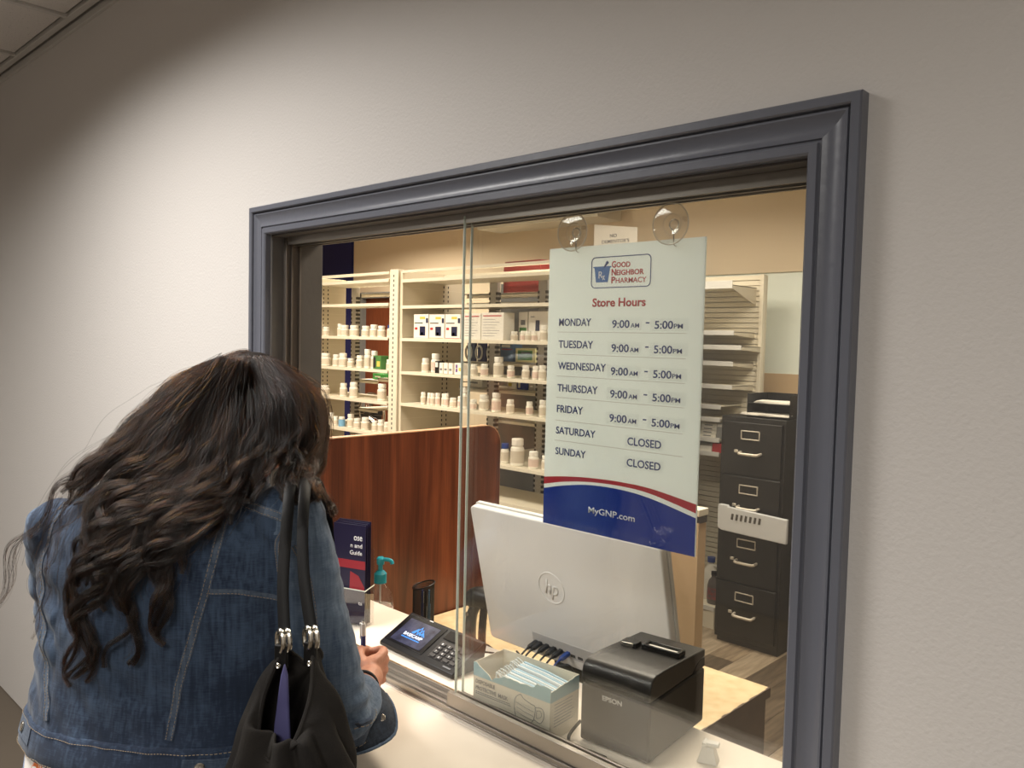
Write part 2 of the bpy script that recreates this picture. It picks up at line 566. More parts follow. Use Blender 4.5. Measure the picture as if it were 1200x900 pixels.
for y, x0 in ((0.055, -1.198), (0.074, -1.197)):
    p = MB().bx(x0 + 0.002, XR - 0.006, y - 0.003, y + 0.003, ZC + 0.014, ZT - 0.01).build('glass_pane', M['pane'], wn, smooth=False)
    MB().bx(x0, x0 + 0.002, y - 0.003, y + 0.003, ZC + 0.014, ZT - 0.01).build('pane_edge', M['paneedge'], p, bev=0.0005)['label'] = 'pane edge with its inner gleam painted pale'
cr = MB().bx(-1.20, XR - 0.006, 0.034, 0.046, ZC + 0.008, ZC + 0.040)
cr.bx(-1.20, XR - 0.006, 0.046, 0.062, ZC + 0.010, ZC + 0.022)
cr.bx(-1.20, XR - 0.006, 0.062, 0.066, ZC + 0.010, ZC + 0.034)
cr.build('pane_carrier', M['alu'], wn, bev=0.001)
MB().bx(-1.20, XR - 0.006, 0.070, 0.0785, ZC + 0.013, ZC + 0.028).build('pane_carrier', M['alu_dark'], wn, bev=0.001)

# transaction counter running through the opening
# the counter's outer edge stops short of the person
ct = thing('service_counter', 'white laminate counter shelf running through the window opening', 'counter', (-1.2, 0, ZC - 0.03))
MB().bx(-0.93, 0.9, -0.245, 0.018, 0, 0.03).bx(-0.676, 0.718, 0.018, 0.342, 0, 0.03).build('countertop', M['counter'], ct, bev=0.002)
MB().bx(-0.705, -0.676, YI + 0.012, 0.342, 0, 0.03).build('end_strip', M['counter'], ct, bev=0.002)
for x in (-0.55, 0.55):
    MB().prism([(0.0, 0.0), (-0.20, 0.0), (-0.18, -0.03), (0.0, -0.22)], x - 0.012, x + 0.012, 'x').build('bracket', M['alu_dark'], ct)

# ------------------------------------------------------------------ workstation behind the counter
dk = thing('work_desk', 'low beige desk with brown sides behind the counter', 'desk', (-1.51, 0.69, 0))
MB().bx(-0.535, 0.528, -0.33, 0.34, 0.737, 0.765).build('desktop', M['desk'], dk, bev=0.002)
MB().bx(0.505, 0.524, -0.325, 0.325, 0, 0.737).build('side_panel', M['deskside'], dk, bev=0.001)
MB().bx(-0.52, -0.50, -0.325, 0.325, 0, 0.737).build('side_panel', M['deskside'], dk, bev=0.001)
MB().bx(-0.50, 0.505, -0.325, -0.30, 0.25, 0.737).build('modesty_panel', M['deskside'], dk)
wr = MB()
wr.bx(0.5278, 0.5296, -0.33, 0.34, 0.739, 0.7652)
y = -0.33
while y < 0.335:
    l = random.uniform(0.006, 0.024)
    w_ = random.uniform(0.001, 0.006)
    wr.bx(0.529 - w_, 0.5292, y, min(y + l, 0.34), 0.7640, 0.7657)
    y += l
stuff(wr.build('worn_edge', M['deskside'], dk))

pp = thing('wooden_partition', 'tall mahogany laminate privacy partition with a rounded upper corner', 'partition', (-2.065, 0.62, 0))
poly = [(-0.44, 0.0), (0.42, 0.0), (0.42, 1.325)] + [(0.42 - 0.07 * (1 - math.cos(a)), 1.325 + 0.07 * math.sin(a)) for a in [i * PI / 16 for i in range(1, 9)]] + [(-0.44, 1.395)]
MB().prism(poly, -0.014, 0.014, 'x').build('board', M['mahogany'], pp, bev=0.001)
rim = [(0, -0.44, 1.3965)] + [(0, 0.35 - 0.0 + 0.07 * math.sin(a), 1.3265 + 0.07 * math.cos(a)) for a in [i * PI / 16 for i in range(0, 9)]] + [(0, 0.4215, 0.0)]
eb = MB()
for a, b in zip(rim[:-1], rim[1:]):
    eb.hexa([(-0.0145, a[1], a[2] - 0.0015), (0.0145, a[1], a[2] - 0.0015), (0.0145, b[1], b[2] - 0.0015), (-0.0145, b[1], b[2] - 0.0015),
             (-0.0145, a[1], a[2] + 0.0015), (0.0145, a[1], a[2] + 0.0015), (0.0145, b[1], b[2] + 0.0015), (-0.0145, b[1], b[2] + 0.0015)])
eb.build('edge_band', mat('edge_band', (196, 152, 116), 0.4), pp)['label'] = 'light tan edge banding'

dv = thing('divider_cabinet', 'beige freestanding divider panel behind the monitor', 'divider', (-1.84, 1.53, 0))
MB().bx(-0.34, 0.34, -0.028, 0.028, 0, 1.06).build('panel', M['tan'], dv, bev=0.002)
MB().bx(-0.345, 0.345, -0.032, 0.032, 1.085, 1.11).build('top_cap', M['shelf'], dv, bev=0.002)
MB().bx(-0.345, -0.25, -0.030, 0.030, 1.06, 1.085).bx(-0.20, 0.29, -0.030, 0.030, 1.06, 1.085).build('top_rail', M['tan'], dv)
MB().bx(0.20, 0.345, -0.024, 0.024, 1.06, 1.085).build('recessed_slot', M['slot'], dv)

# all-in-one monitor, its back towards the window
mo = thing('monitor', 'silver white desktop monitor seen from behind with a round emblem', 'monitor', (-1.262, 0.523, 0.876), rot=(R(13.6), 0, 0))
WM, HM = 0.302, 0.392
def rrect(x0, x1, z0, z1, r, n=5):
    out = []
    for cx, cz, a0 in ((x1 - r, z1 - r, 0), (x0 + r, z1 - r, 90), (x0 + r, z0 + r, 180), (x1 - r, z0 + r, 270)):
        out += [(cx + r * math.cos(R(a0 + 90 * k / n)), cz + r * math.sin(R(a0 + 90 * k / n))) for k in range(n + 1)]
    return out
MB().prism(rrect(-WM, WM, 0, HM, 0.012), 0.0, 0.022).build('back_cover', M['silver'], mo, bev=0.004, seg=3)
MB().prism(rrect(-WM - 0.002, WM + 0.002, -0.004, HM + 0.003, 0.01), 0.0235, 0.034).build('front_bezel', M['whiteplastic'], mo, bev=0.001)
MB().bx(-WM + 0.012, WM - 0.012, 0.0341, 0.0348, 0.02, HM - 0.012).build('display', M['blackgloss'], mo)
lg = MB()
ring = [(-0.042 + 0.0415 * math.cos(2 * PI * k / 48), -0.0006, 0.214 + 0.0415 * math.sin(2 * PI * k / 48)) for k in range(48)]
lg.tube(ring, 0.0012, 6, True)
em = lg.build('emblem', M['silver2'], mo)
text('hp', (-0.064, -0.020, 0.196, 0.236), FRONT, M['silver2'], em, bold=0.005, off=(0, -0.0005, 0), cap=False, extr=0.0010, shear=0.28)
prt = MB().bx(-0.135, 0.068, -0.0006, 0.0005, 0.026, 0.066).build('port_panel', mat('port_panel', (188, 184, 180), 0.4), mo, bev=0.0004)
pc = MB()
for k in range(8):
    pc.bx(-0.128 + k * 0.024, -0.112 + k * 0.024, -0.0010, -0.0004, 0.032, 0.040)
stuff(pc.build('port', M['slot'], prt))
for k, (x, m) in enumerate(((-0.122, 'black'), (-0.108, 'black'), (-0.085, 'black'), (-0.060, 'black'), (-0.038, 'black'), (-0.014, 'lid_blue'))):
    cbl = MB()
    cbl.box((x, -0.016, 0.040), (0.012, 0.032, 0.010))
    o = cbl.build('cable_plug', M[m], mo, bev=0.002)
    if m != 'black':
        o['label'] = 'blue cable plug'
    pts = smooth_path([(x, -0.030, 0.040), (x - 0.004, -0.050, 0.034), (x - 0.016, -0.064, 0.010), (x - 0.03, -0.045, -0.035), (x - 0.03 - 0.004 * k, 0.0, -0.085)], 6)
    MB().tube(pts, [0.0042] * 3 + [0.0026] * (len(pts) - 3), 7).build('cable', M[m], o)
nk = MB()
nk.hexa([(-0.07, 0.005, -0.085), (0.07, 0.005, -0.085), (0.05, 0.10, -0.108), (-0.05, 0.10, -0.108), (-0.07, 0.0, 0.004), (0.07, 0.0, 0.004), (0.05, 0.022, 0.004), (-0.05, 0.022, 0.004)])
nk.build('stand_neck', M['black'], mo, bev=0.002)
ft = MB()
Minv = Matrix.Rotation(R(-13.6), 3, 'X')
for s in (-1, 1):
    c0 = [Vector(p) for p in ((s * 0.05, -0.012, -0.110), (s * 0.30, -0.05, -0.110), (s * 0.30, -0.02, -0.110), (s * 0.05, 0.04, -0.110))]
    top = [p + Vector((0, 0, 0.012 if i in (1, 2) else 0.022)) for i, p in enumerate(c0)]
    ft.hexa([Minv @ p for p in (c0 if s > 0 else c0[::-1])] + [Minv @ p for p in (top if s > 0 else top[::-1])])
ft.build('stand_foot', M['black'], mo, bev=0.002)

# receipt printer
pr = thing('receipt_printer', 'black receipt printer on the counter behind the glass', 'printer', (-0.862, 0.142, ZC), R(5.5))
W2 = 0.0735
prof = [(0, 0.0), (0.226, 0.0), (0.226, 0.148), (0.060, 0.158), (0.020, 0.157), (0.008, 0.151), (0.001, 0.138), (0, 0.125)]
MB().bx(-W2, W2, 0.001, 0.226, 0.004, 0.112).build('base_housing', M['black'], pr, bev=0.004)
lidp = [(0.0, 0.1145), (0.172, 0.1145), (0.188, 0.128), (0.204, 0.1335), (0.226, 0.1345), (0.226, 0.150), (0.060, 0.1585), (0.026, 0.158), (0.012, 0.154), (0.003, 0.145), (0.0, 0.134)]
MB().prism(lidp, -W2 + 0.0005, W2 - 0.0005, 'x').build('paper_cover', mat('black_satin_plastic', (34, 32, 31), 0.36), pr, bev=0.003, seg=3)
MB().prism([(0.176, 0.1145), (0.226, 0.1145), (0.226, 0.133), (0.205, 0.132), (0.190, 0.1265)], -W2 + 0.001, W2 - 0.001, 'x').build('rear_housing', M['black'], pr, bev=0.001)
MB().bx(-W2 + 0.01, W2 - 0.012, -0.0004, 0.003, 0.1135, 0.123).build('cover_latch', M['blackgloss'], pr, bev=0.001)
tb = MB()
for x0, x1, y0, y1 in ((-0.014, 0.060, 0.128, 0.134), (-0.014, 0.060, 0.151, 0.157), (-0.018, -0.010, 0.128, 0.157), (0.056, 0.064, 0.128, 0.157)):
    tb.bx(x0, x1, y0, y1, 0.154, 0.1655)
tb.build('paper_slot', M['blackgloss'], pr, bev=0.002)
MB().bx(-0.010, 0.056, 0.136, 0.149, 0.150, 0.1605).build('paper_roll', M['paper'], pr)['label'] = 'strip of white receipt paper'
MB().bx(-0.058, -0.024, 0.118, 0.142, 0.154, 0.1655).build('open_lever', M['cabinet'], pr, bev=0.002)
MB().bx(-0.058, -0.030, 0.1165, 0.119, 0.156, 0.164).build('lever_face', M['chrome'], pr, bev=0.001)
text('EPSON', (-0.026, 0.016, 0.0925, 0.1015), FRONT, mat('logo_silver', (196, 194, 190), 0.4), pr, bold=0.03, off=(0, 0.0006, 0))
for x in (-W2 + 0.012, W2 - 0.012):
    for y in (0.015, 0.21):
        MB().lathe([(0.006, 0), (0.006, 0.005)], 10, (x, y, 0)).build('rubber_foot', M['rubber'], pr)
pcd = smooth_path([(-0.945, 0.150, ZC + 0.030), (-0.948, 0.120, ZC + 0.010), (-0.925, 0.100, ZC + 0.004), (-0.885, 0.098, ZC + 0.004)], 6)
pw = thing('power_lead', 'grey power lead with a connector in front of the receipt printer', 'cable', (-0.885, 0.10, ZC))
T0 = Vector((-0.885, 0.10, ZC))
MB().tube([p - T0 for p in pcd], 0.0032, 7).build('lead', M['rubber'], pw)
MB().box((0.018, -0.002, 0.007), (0.040, 0.016, 0.012), R(4)).build('connector', M['cabinet'], pw, bev=0.003)

# mask box
mb = thing('mask_box', 'open cardboard box of disposable face masks with a pale blue band', 'box', (-1.065, 0.079, ZC), R(4))
CARD = mat('printed_card', (226, 218, 200), 0.6)
BLUE = mat('pale_blue_card', (150, 188, 196), 0.6)
BW, BD, BH = 0.098, 0.092, 0.104
rnd = random.Random(3)
def ragged(n, lo, hi):
    return [lo + (hi - lo) * rnd.random() for _ in range(n)]
def wallpan(x0, y0, x1, y1, heights):
    """vertical card wall from (x0,y0) to (x1,y1), its upper edge torn to the given heights; thickness on the inside"""
    n = len(heights) - 1
    d = Vector((x1 - x0, y1 - y0, 0)).normalized()
    nn = Vector((-d.y, d.x, 0)) * 0.0012
    vs, fs = [], []
    for i in range(n + 1):
        p = Vector((x0 + (x1 - x0) * i / n, y0 + (y1 - y0) * i / n, 0))
        vs += [p, p + nn, p + Vector((0, 0, heights[i])), p + nn + Vector((0, 0, heights[i]))]
    for i in range(n):
        a, b = 4 * i, 4 * i + 4
        fs += [(a, b, b + 2, a + 2), (a + 1, a + 3, b + 3, b + 1), (a + 2, b + 2, b + 3, a + 3), (a, a + 1, b + 1, b)]
    fs += [(0, 2, 3, 1), (4 * n, 4 * n + 1, 4 * n + 3, 4 * n + 2)]
    return MB().add(vs, fs)
hf = [0.104 - 0.016 * math.exp(-((i - 5) / 3.0) ** 2) * (1 if i > 1 else 0) - (0.010 if 6 <= i <= 19 else 0) + rnd.uniform(-0.002, 0.002) for i in range(25)]
wallpan(-BW, 0, BW, 0, hf).build('front_wall', CARD, mb)
wallpan(BW, 0, BW, BD, [0.096 + 0.008 * i / 12 + rnd.uniform(-0.0015, 0.0015) for i in range(13)]).build('side_wall', CARD, mb)
wallpan(-BW, BD, -BW, 0, [0.103 + rnd.uniform(-0.001, 0.001) for i in range(9)]).build('side_wall', CARD, mb)
wallpan(BW, BD, -BW, BD, [0.104] * 5).build('back_wall', CARD, mb)
MB().bx(-BW + 0.001, BW - 0.001, 0.001, BD - 0.001, 0.0, 0.0015).build('box_floor', CARD, mb)
def band(x0, y0, x1, y1, lo, heights):
    n = len(heights) - 1
    d = Vector((x1 - x0, y1 - y0, 0)).normalized()
    nn = Vector((d.y, -d.x, 0)) * 0.0005
    vs, fs = [], []
    for i in range(n + 1):
        p = Vector((x0 + (x1 - x0) * i / n, y0 + (y1 - y0) * i / n, 0)) + nn
        vs += [p + Vector((0, 0, lo)), p + Vector((0, 0, heights[i] + 0.0003))]
    for i in range(n):
        fs.append((2 * i, 2 * i + 2, 2 * i + 3, 2 * i + 1))
    return MB().add(vs, fs)
band(-BW, 0, BW, 0, 0.076, hf).build('blue_band', BLUE, mb)['label'] = 'pale blue printed band'
band(BW, 0, BW, BD, 0.076, [0.096 + 0.008 * i / 12 for i in range(13)]).build('blue_band', BLUE, mb)['label'] = 'pale blue printed band'
PRN = mat('print_grey', (112, 114, 112), 0.6)
FO = (0, -0.0006, 0)
text('DISPOSABLE', (-0.091, -0.040, 0.0625, 0.0705), FRONT, PRN, mb, bold=0.018, off=FO)
text('PROTECTIVE  MASK', (-0.091, -0.006, 0.0495, 0.0575), FRONT, PRN, mb, bold=0.018, off=FO)
text('50pcs', (-0.020, 0.002, 0.014, 0.022), FRONT, PRN, mb, bold=0.004, off=FO)
fine = MB()
for z0, n, x1 in ((0.044, 26, 0.0), (0.0405, 30, 0.002), (0.026, 18, -0.040), (0.022, 12, -0.058)):
    x = -0.091
    while x < x1:
        l = rnd.uniform(0.002, 0.006)
        fine.bx(x, min(x + l, x1), -0.0008, -0.0002, z0, z0 + 0.0012)
        x += l + 0.0012
stuff(fine.build('fine_print', PRN, mb))
def poly2(pts, r, closed=False):
    return MB().tube([(a, -0.0006, b) for a, b in pts], r, 5, closed)
maskout = [(0.012, 0.060), (0.016, 0.066), (0.026, 0.072), (0.034, 0.066), (0.052, 0.061), (0.062, 0.058), (0.060, 0.036), (0.052, 0.024), (0.038, 0.016), (0.024, 0.018), (0.014, 0.028), (0.011, 0.044)]
poly2([tuple(p)[:2] for p in smooth_path([(a, b, 0) for a, b in maskout + maskout[:1]], 4)], 0.0007).build('printed_outline', PRN, mb)
poly2([tuple(p)[:2] for p in smooth_path([(a, b, 0) for a, b in [(0.062, 0.057), (0.076, 0.060), (0.083, 0.054), (0.082, 0.040), (0.074, 0.030), (0.060, 0.033)]], 4)], 0.0007).build('printed_outline', PRN, mb)
poly2([tuple(p)[:2] for p in smooth_path([(a, b, 0) for a, b in [(0.066, 0.052), (0.075, 0.054), (0.077, 0.044), (0.066, 0.038), (0.066, 0.052)]], 4)], 0.0005).build('printed_outline', PRN, mb)
for k in range(3):
    poly2([(0.016, 0.054 - k * 0.009), (0.036, 0.050 - k * 0.009), (0.058, 0.048 - k * 0.009)], 0.0004).build('printed_outline', PRN, mb)
sl = MB()
for k in range(8):
    sl.bx(BW + 0.0002, BW + 0.0008, 0.012, 0.012 + rnd.uniform(0.045, 0.066), 0.068 - k * 0.006, 0.0688 - k * 0.006)
stuff(sl.build('fine_print', PRN, mb))
MASKB = mat('mask_fabric', (176, 208, 228), 0.8)
MASKW = mat('mask_inner_fabric', (226, 232, 234), 0.8)
for k in range(11):
    t = MB()
    y0 = 0.010 + k * 0.0066
    hgt = 0.087 + 0.0013 * k + rnd.uniform(-0.002, 0.002)
    ridge = [(-0.030, 0.004), (0.092, 0.004), (0.092, hgt - 0.012), (0.03, hgt - 0.004), (-0.030, hgt)]
    t.prism(ridge, y0, y0 + 0.0048)
    o = t.build('face_mask', MASKW if k % 2 else MASKB, None, bev=0.0015)
    o.location = mb.location
    o.rotation_euler = mb.rotation_euler
    nth = ('first', 'second', 'third', 'fourth', 'fifth', 'sixth', 'seventh', 'eighth', 'ninth', 'tenth', 'eleventh')[k]
    tag(o, '%s face mask, %s from the front of the upright stack in the mask box' % ('white' if k % 2 else 'light blue', nth), 'mask', 'face masks in the box')
    el = smooth_path([(-0.031, y0 + 0.002, hgt - 0.004), (-0.046 - 0.006 * rnd.random(), y0 + rnd.uniform(-0.003, 0.005), hgt + 0.002), (-0.050, y0 + 0.004, hgt - 0.016), (-0.034, y0 + 0.002, hgt - 0.024)], 5)
    MB().tube(el, 0.0012, 5).build('ear_loop', MASKW, o)

# card terminal
tm = thing('card_terminal', 'black card terminal with a lit screen and keypad on the counter', 'payment terminal', (-1.437, 0.1425, ZC), R(-1.6))
HW = 0.137
tp = [(0.0, 0.004), (0.0, 0.013), (0.004, 0.0155), (0.097, 0.062), (0.101, 0.061), (0.103, 0.054), (0.092, 0.004)]
MB().prism(tp, -HW, HW, 'x').build('body', M['black'], tm, bev=0.003, seg=3)
SL = math.atan2(0.0465, 0.093)
TS = Matrix.Rotation(SL, 3, 'X')
def on_top(o):
    o.location = (0, 0.004, 0.0158)
    o.rotation_euler = (SL, 0, 0)
    return o
# local slope coordinates: u along the width, v up the slope (0..0.104)
on_top(MB().bx(-0.132, 0.012, 0.008, 0.098, -0.001, 0.0012).build('screen_bezel', M['blackgloss'], tm, bev=0.0005))
SCR = bpy.data.materials.new('lit_screen')
SCR.use_nodes = True
nt = SCR.node_tree
bs = nt.nodes['Principled BSDF']
tcn = nt.nodes.new('ShaderNodeTexCoord')
nz = nt.nodes.new('ShaderNodeTexNoise')
nz.inputs['Scale'].default_value = 30
nz.inputs['Detail'].default_value = 5
rp = nt.nodes.new('ShaderNodeValToRGB')
rp.color_ramp.elements[0].position, rp.color_ramp.elements[0].color = 0.35, rgba((34, 36, 60))
rp.color_ramp.elements[1].position, rp.color_ramp.elements[1].color = 0.7, rgba((84, 86, 118))
nt.links.new(tcn.outputs['Object'], nz.inputs['Vector'])
nt.links.new(nz.outputs['Fac'], rp.inputs[0])
bs.inputs['Base Color'].default_value = (0.01, 0.01, 0.015, 1)
bs.inputs['Roughness'].default_value = 0.25
nt.links.new(rp.outputs[0], bs.inputs['Emission Color'])
bs.inputs['Emission Strength'].default_value = 0.8
scn = on_top(MB().bx(-0.116, -0.002, 0.014, 0.088, 0.0005, 0.0018).build('screen', SCR, tm))
GL = mat('screen_blue', (20, 60, 120), 0.3, emit=(80, 170, 255), estr=0.9)
GW = mat('screen_white', (200, 210, 230), 0.3, emit=(215, 228, 255), estr=0.9)
OFS = (0, 0, 0.0019)
mt = MB()
for (a, b) in ((( -0.074, 0.050), (-0.062, 0.068)), ((-0.068, 0.050), (-0.054, 0.076)), ((-0.056, 0.050), (-0.044, 0.070)), ((-0.046, 0.050), (-0.037, 0.062))):
    mt.prism([(a[0], a[1]), (a[0] + 0.005, a[1]), (b[0] + 0.0005, b[1] - 0.004), (b[0], b[1])], 0.0018, 0.0022, 'z')
    mt.prism([(b[0], b[1]), (b[0] + 0.0005, b[1] - 0.004), (b[0] + 0.009, a[1]), (b[0] + 0.013, a[1])], 0.0018, 0.0022, 'z')
mt.build('mountain_logo', GL, scn)
text('BASECAMP', (-0.092, -0.024, 0.038, 0.0475), TOP, GW, scn, bold=0.012, off=OFS)
ln = MB()
x = -0.092
while x < -0.026:
    l = rnd.uniform(0.003, 0.007)
    ln.bx(x, x + l, 0.031, 0.0345, 0.0018, 0.0022)
    x += l + 0.0016
stuff(ln.build('screen_subline', GL, scn))
on_top(MB().bx(0.030, 0.128, 0.012, 0.064, -0.001, 0.0008).build('keypad_plate', mat('keypad_plate', (46, 44, 44), 0.4), tm, bev=0.0005))
on_top(MB().bx(0.024, 0.134, 0.070, 0.098, -0.001, 0.0012).build('card_guard', M['blackgloss'], tm, bev=0.001))
KEY = mat('key_cap', (66, 64, 64), 0.45)
KCOL = {(3, 0): 'inkred', (3, 2): 'inkred'}
for r_ in range(4):
    for c_ in range(4):
        k = on_top(MB().bx(0.034 + c_ * 0.0235, 0.051 + c_ * 0.0235, 0.050 - r_ * 0.0118, 0.0585 - r_ * 0.0118, 0.0005, 0.0032).build('key', KEY, tm, bev=0.001))
        s_ = ('1', '2', '3', '', '4', '5', '6', '', '7', '8', '9', '', '', '0', '', '')[r_ * 4 + c_]
        if s_:
            text(s_, (0.0405 + c_ * 0.0235, 0.0445 + c_ * 0.0235, 0.0515 - r_ * 0.0118, 0.0570 - r_ * 0.0118), TOP, M['inkwhite'], k, name='numeral', bold=0.01, off=(0, 0, 0.0033))
on_top(MB().bx(0.094, 0.120, 0.0035, 0.0070, 0.0, 0.0006).build('maker_badge', M['inkgrey'], tm))
on_top(MB().bx(-0.060, -0.046, 0.1005, 0.1025, 0.0, 0.0008).build('status_light', M['inkwhite'], tm))
for x in (-0.11, 0.11):
    MB().bx(x - 0.01, x + 0.01, 0.01, 0.085, 0.0, 0.005).build('rubber_foot', M['rubber'], tm)
tw = thing('terminal_cable', 'thin black cable curling from the card terminal towards the desk', 'cable', (-1.36, 0.27, ZC))
pts = smooth_path([(0.03, -0.025, 0.03), (0.07, 0.02, 0.022), (0.11, 0.045, 0.006), (0.16, 0.035, 0.004), (0.20, 0.055, 0.02), (0.22, 0.085, 0.02), (0.235, 0.11, -0.05)], 6)
MB().tube(pts, 0.0022, 7).build('cord', M['rubber'], tw)

# brochure holder with leaflets
bh = thing('brochure_holder', 'clear acrylic brochure holder on the counter beside the jamb', 'brochure holder', (-1.755, 0.19, ZC), R(20))
MB().bx(-0.056, 0.056, -0.022, -0.020, 0.004, 0.098).build('front_plate', M['acrylic'], bh, bev=0.0006)
MB().bx(-0.056, 0.056, 0.020, 0.022, 0.004, 0.20).build('back_plate', M['acrylic'], bh, bev=0.0006)
MB().bx(-0.056, 0.056, -0.022, 0.022, 0.0, 0.004).build('base_plate', M['acrylic'], bh, bev=0.0006)
for x in (-0.055, 0.055):
    MB().bx(x - 0.001, x + 0.001, -0.020, 0.020, 0.004, 0.10).build('side_plate', M['acrylic'], bh, bev=0.0006)
MB().tube([(-0.056, -0.021, 0.098), (0.056, -0.021, 0.098), (0.056, 0.021, 0.104)], 0.0016, 6).build('polished_rim', M['paneedge'], bh)
BN = mat('leaflet_navy', (30, 26, 56), 0.35)
BR = mat('leaflet_red', (150, 40, 52), 0.35)
for k in range(4):
    lf = MB().bx(-0.050, 0.050, -0.0012, 0.0012, 0, 0.262 + 0.002 * k).build('leaflet', BN, None, bev=0.0004)
    lf.location = Vector(bh.location) + Matrix.Rotation(R(20), 3, 'Z') @ Vector((0, -0.012 + 0.008 * k, 0.005))
    lf.rotation_euler = (0, 0, R(20))
    tag(lf, '%s navy leaflet in the clear brochure holder' % ('front-most', 'second', 'third', 'rear-most')[k], 'leaflet', 'leaflets in the brochure holder')
    if k == 0:
        b1 = MB().bx(-0.050, 0.050, -0.0016, -0.001, 0.146, 0.168).build('red_band', BR, lf)
        MB().prism([(0.002, 0.092), (0.048, 0.092), (0.048, 0.100), (0.030, 0.128), (0.004, 0.138)], -0.0016, -0.001).build('cover_picture', BR, lf)
        for s_, z, x0 in (('ose', 0.221, 0.014), ('n and', 0.202, 0.004), ('Guide', 0.183, 0.002)):
            text(s_, (x0, 0.040, z, z + 0.0115), FRONT, M['inkwhite'], lf, bold=0.012, off=(0, -0.0014, 0), cap=(s_ != 'ose'))
        text('ts', (0.030, 0.042, 0.052, 0.060), FRONT, M['inkwhite'], lf, bold=0.012, off=(0, -0.0014, 0), cap=False)

# hand sanitiser
hs = thing('sanitizer_bottle', 'clear pump bottle of hand sanitizer with a teal pump', 'bottle', (-1.955, 0.435, 0.765), R(30))
MB().lathe([(0.030, 0.0), (0.039, 0.004), (0.040, 0.02), (0.040, 0.145), (0.036, 0.165), (0.022, 0.183), (0.0165, 0.190), (0.0165, 0.198)], 28, sx=1.05, sy=0.72).build('bottle_body', M['acrylic'], hs)
MB().lathe([(0.028, 0.003), (0.036, 0.006), (0.037, 0.02), (0.037, 0.13), (0.030, 0.131)], 24, sx=1.05, sy=0.72).build('gel', mat('clear_gel', (226, 222, 210), 0.05, trans=0.9, ior=1.1), hs)
MB().lathe([(0.0405, 0.05), (0.0405, 0.12)], 28, sx=1.05, sy=0.72).build('label', mat('sanitizer_label', (176, 120, 116), 0.4, col2=(200, 196, 190), nscale=30), hs)
TEAL = mat('teal_plastic', (30, 150, 168), 0.35)
MB().lathe([(0.019, 0.194), (0.019, 0.222), (0.015, 0.226), (0.012, 0.230), (0.007, 0.232), (0.007, 0.252)], 20).build('pump_collar', TEAL, hs)
pn = MB().lathe([(0.011, 0.250), (0.012, 0.256), (0.012, 0.268), (0.009, 0.272)], 18)
pn.tube(smooth_path([(0, 0, 0.264), (0.020, 0, 0.266), (0.034, 0, 0.263), (0.038, 0, 0.254)], 4), 0.006, 10)
pn.build('pump_head', TEAL, hs)
MB().tube([(0, 0, 0.02), (0, 0, 0.195)], 0.003, 8).build('dip_tube', M['whiteplastic'], hs)

# black mesh pen cup and its pens
mc = thing('mesh_pen_cup', 'black wire mesh pen cup on the desk behind the counter', 'pen cup', (-1.858, 0.525, 0.765), R(-25))
MB().tube([(0.045 * math.cos(2 * PI * k / 32), 0.032 * math.sin(2 * PI * k / 32), 0.190 + 0.012 * math.sin(2 * PI * k / 32 + 0.6)) for k in range(32)], 0.0022, 6, True).build('rim', M['black'], mc)
MB().lathe([(0.0, 0.0), (0.043, 0.0), (0.043, 0.004), (0.0, 0.004)], 24, sx=1, sy=0.72).build('base', M['black'], mc)
ms = MB()
for k in range(64):
    a = 2 * PI * k / 64
    x, y = 0.0435 * math.cos(a), 0.031 * math.sin(a)
    ms.tube([(x, y, 0.003), (x, y, 0.19 + 0.012 * math.sin(a + 0.6))], 0.0007, 4)
for k in range(40):
    z = 0.006 + k * 0.0046
    ms.tube([(0.0435 * math.cos(2 * PI * i / 28), 0.031 * math.sin(2 * PI * i / 28), z) for i in range(28)], 0.0006, 4, True)
stuff(ms.build('wire_mesh', M['black'], mc))
for k, (dx, dy, h, m, lab) in enumerate(((-0.012, 0.006, 0.165, 'inknavy', 'blue pen'), (0.014, -0.004, 0.17, 'black', 'black pen'), (0.0, 0.010, 0.158, 'pale', 'white pen'), (0.02, 0.006, 0.172, 'body_blue', 'light blue highlighter'))):
    p_ = thing('pen', '%s standing in the black mesh pen cup' % lab, 'pen', Vector(mc.location) + Vector((dx, dy, 0.006)), 0, 'pens in the mesh cup')
    MB().lathe([(0.001, 0), (0.004, 0.012), (0.0042, h - 0.02), (0.003, h)], 10).build('barrel', M[m], p_)
    MB().box((0.0055, 0, h - 0.022), (0.0016, 0.003, 0.036)).build('clip', M['chrome'], p_)

# barcode scanner in its stand left of the monitor
bsn = thing('barcode_scanner', 'black handheld scanner upright in its cradle left of the monitor', 'scanner', (-1.715, 0.615, 0.765), R(20))
MB().lathe([(0.0, 0.0), (0.052, 0.0), (0.052, 0.006), (0.046, 0.012), (0.0, 0.013)], 24).build('cradle_base', M['black'], bsn)
sp = smooth_path([(-0.018, 0, 0.010), (-0.022, 0, 0.06), (-0.018, 0, 0.11), (-0.004, 0, 0.145)], 5)
MB().tube(sp, 0.02, 14, flat=0.8).build('handle', mat('dark_grey_plastic', (58, 58, 60), 0.45), bsn)
hd = MB().tube(smooth_path([(-0.030, 0, 0.150), (0.0, 0, 0.168), (0.035, 0, 0.166), (0.052, 0, 0.150)], 4), [0.020, 0.026, 0.029, 0.030, 0.031, 0.031, 0.031, 0.031, 0.031, 0.031, 0.030, 0.029, 0.028], 14)
hd.build('head', M['black'], bsn)
MB().tube([(0.052, 0, 0.150), (0.056, 0, 0.146)], 0.022, 14).build('scan_window', M['blackgloss'], bsn)
MB().lathe([(0.006, 0.0), (0.006, 0.006)], 12, (-0.022, -0.021, 0.12), Matrix.Rotation(R(90), 3, 'X')).build('trigger', M['chrome'], bsn)
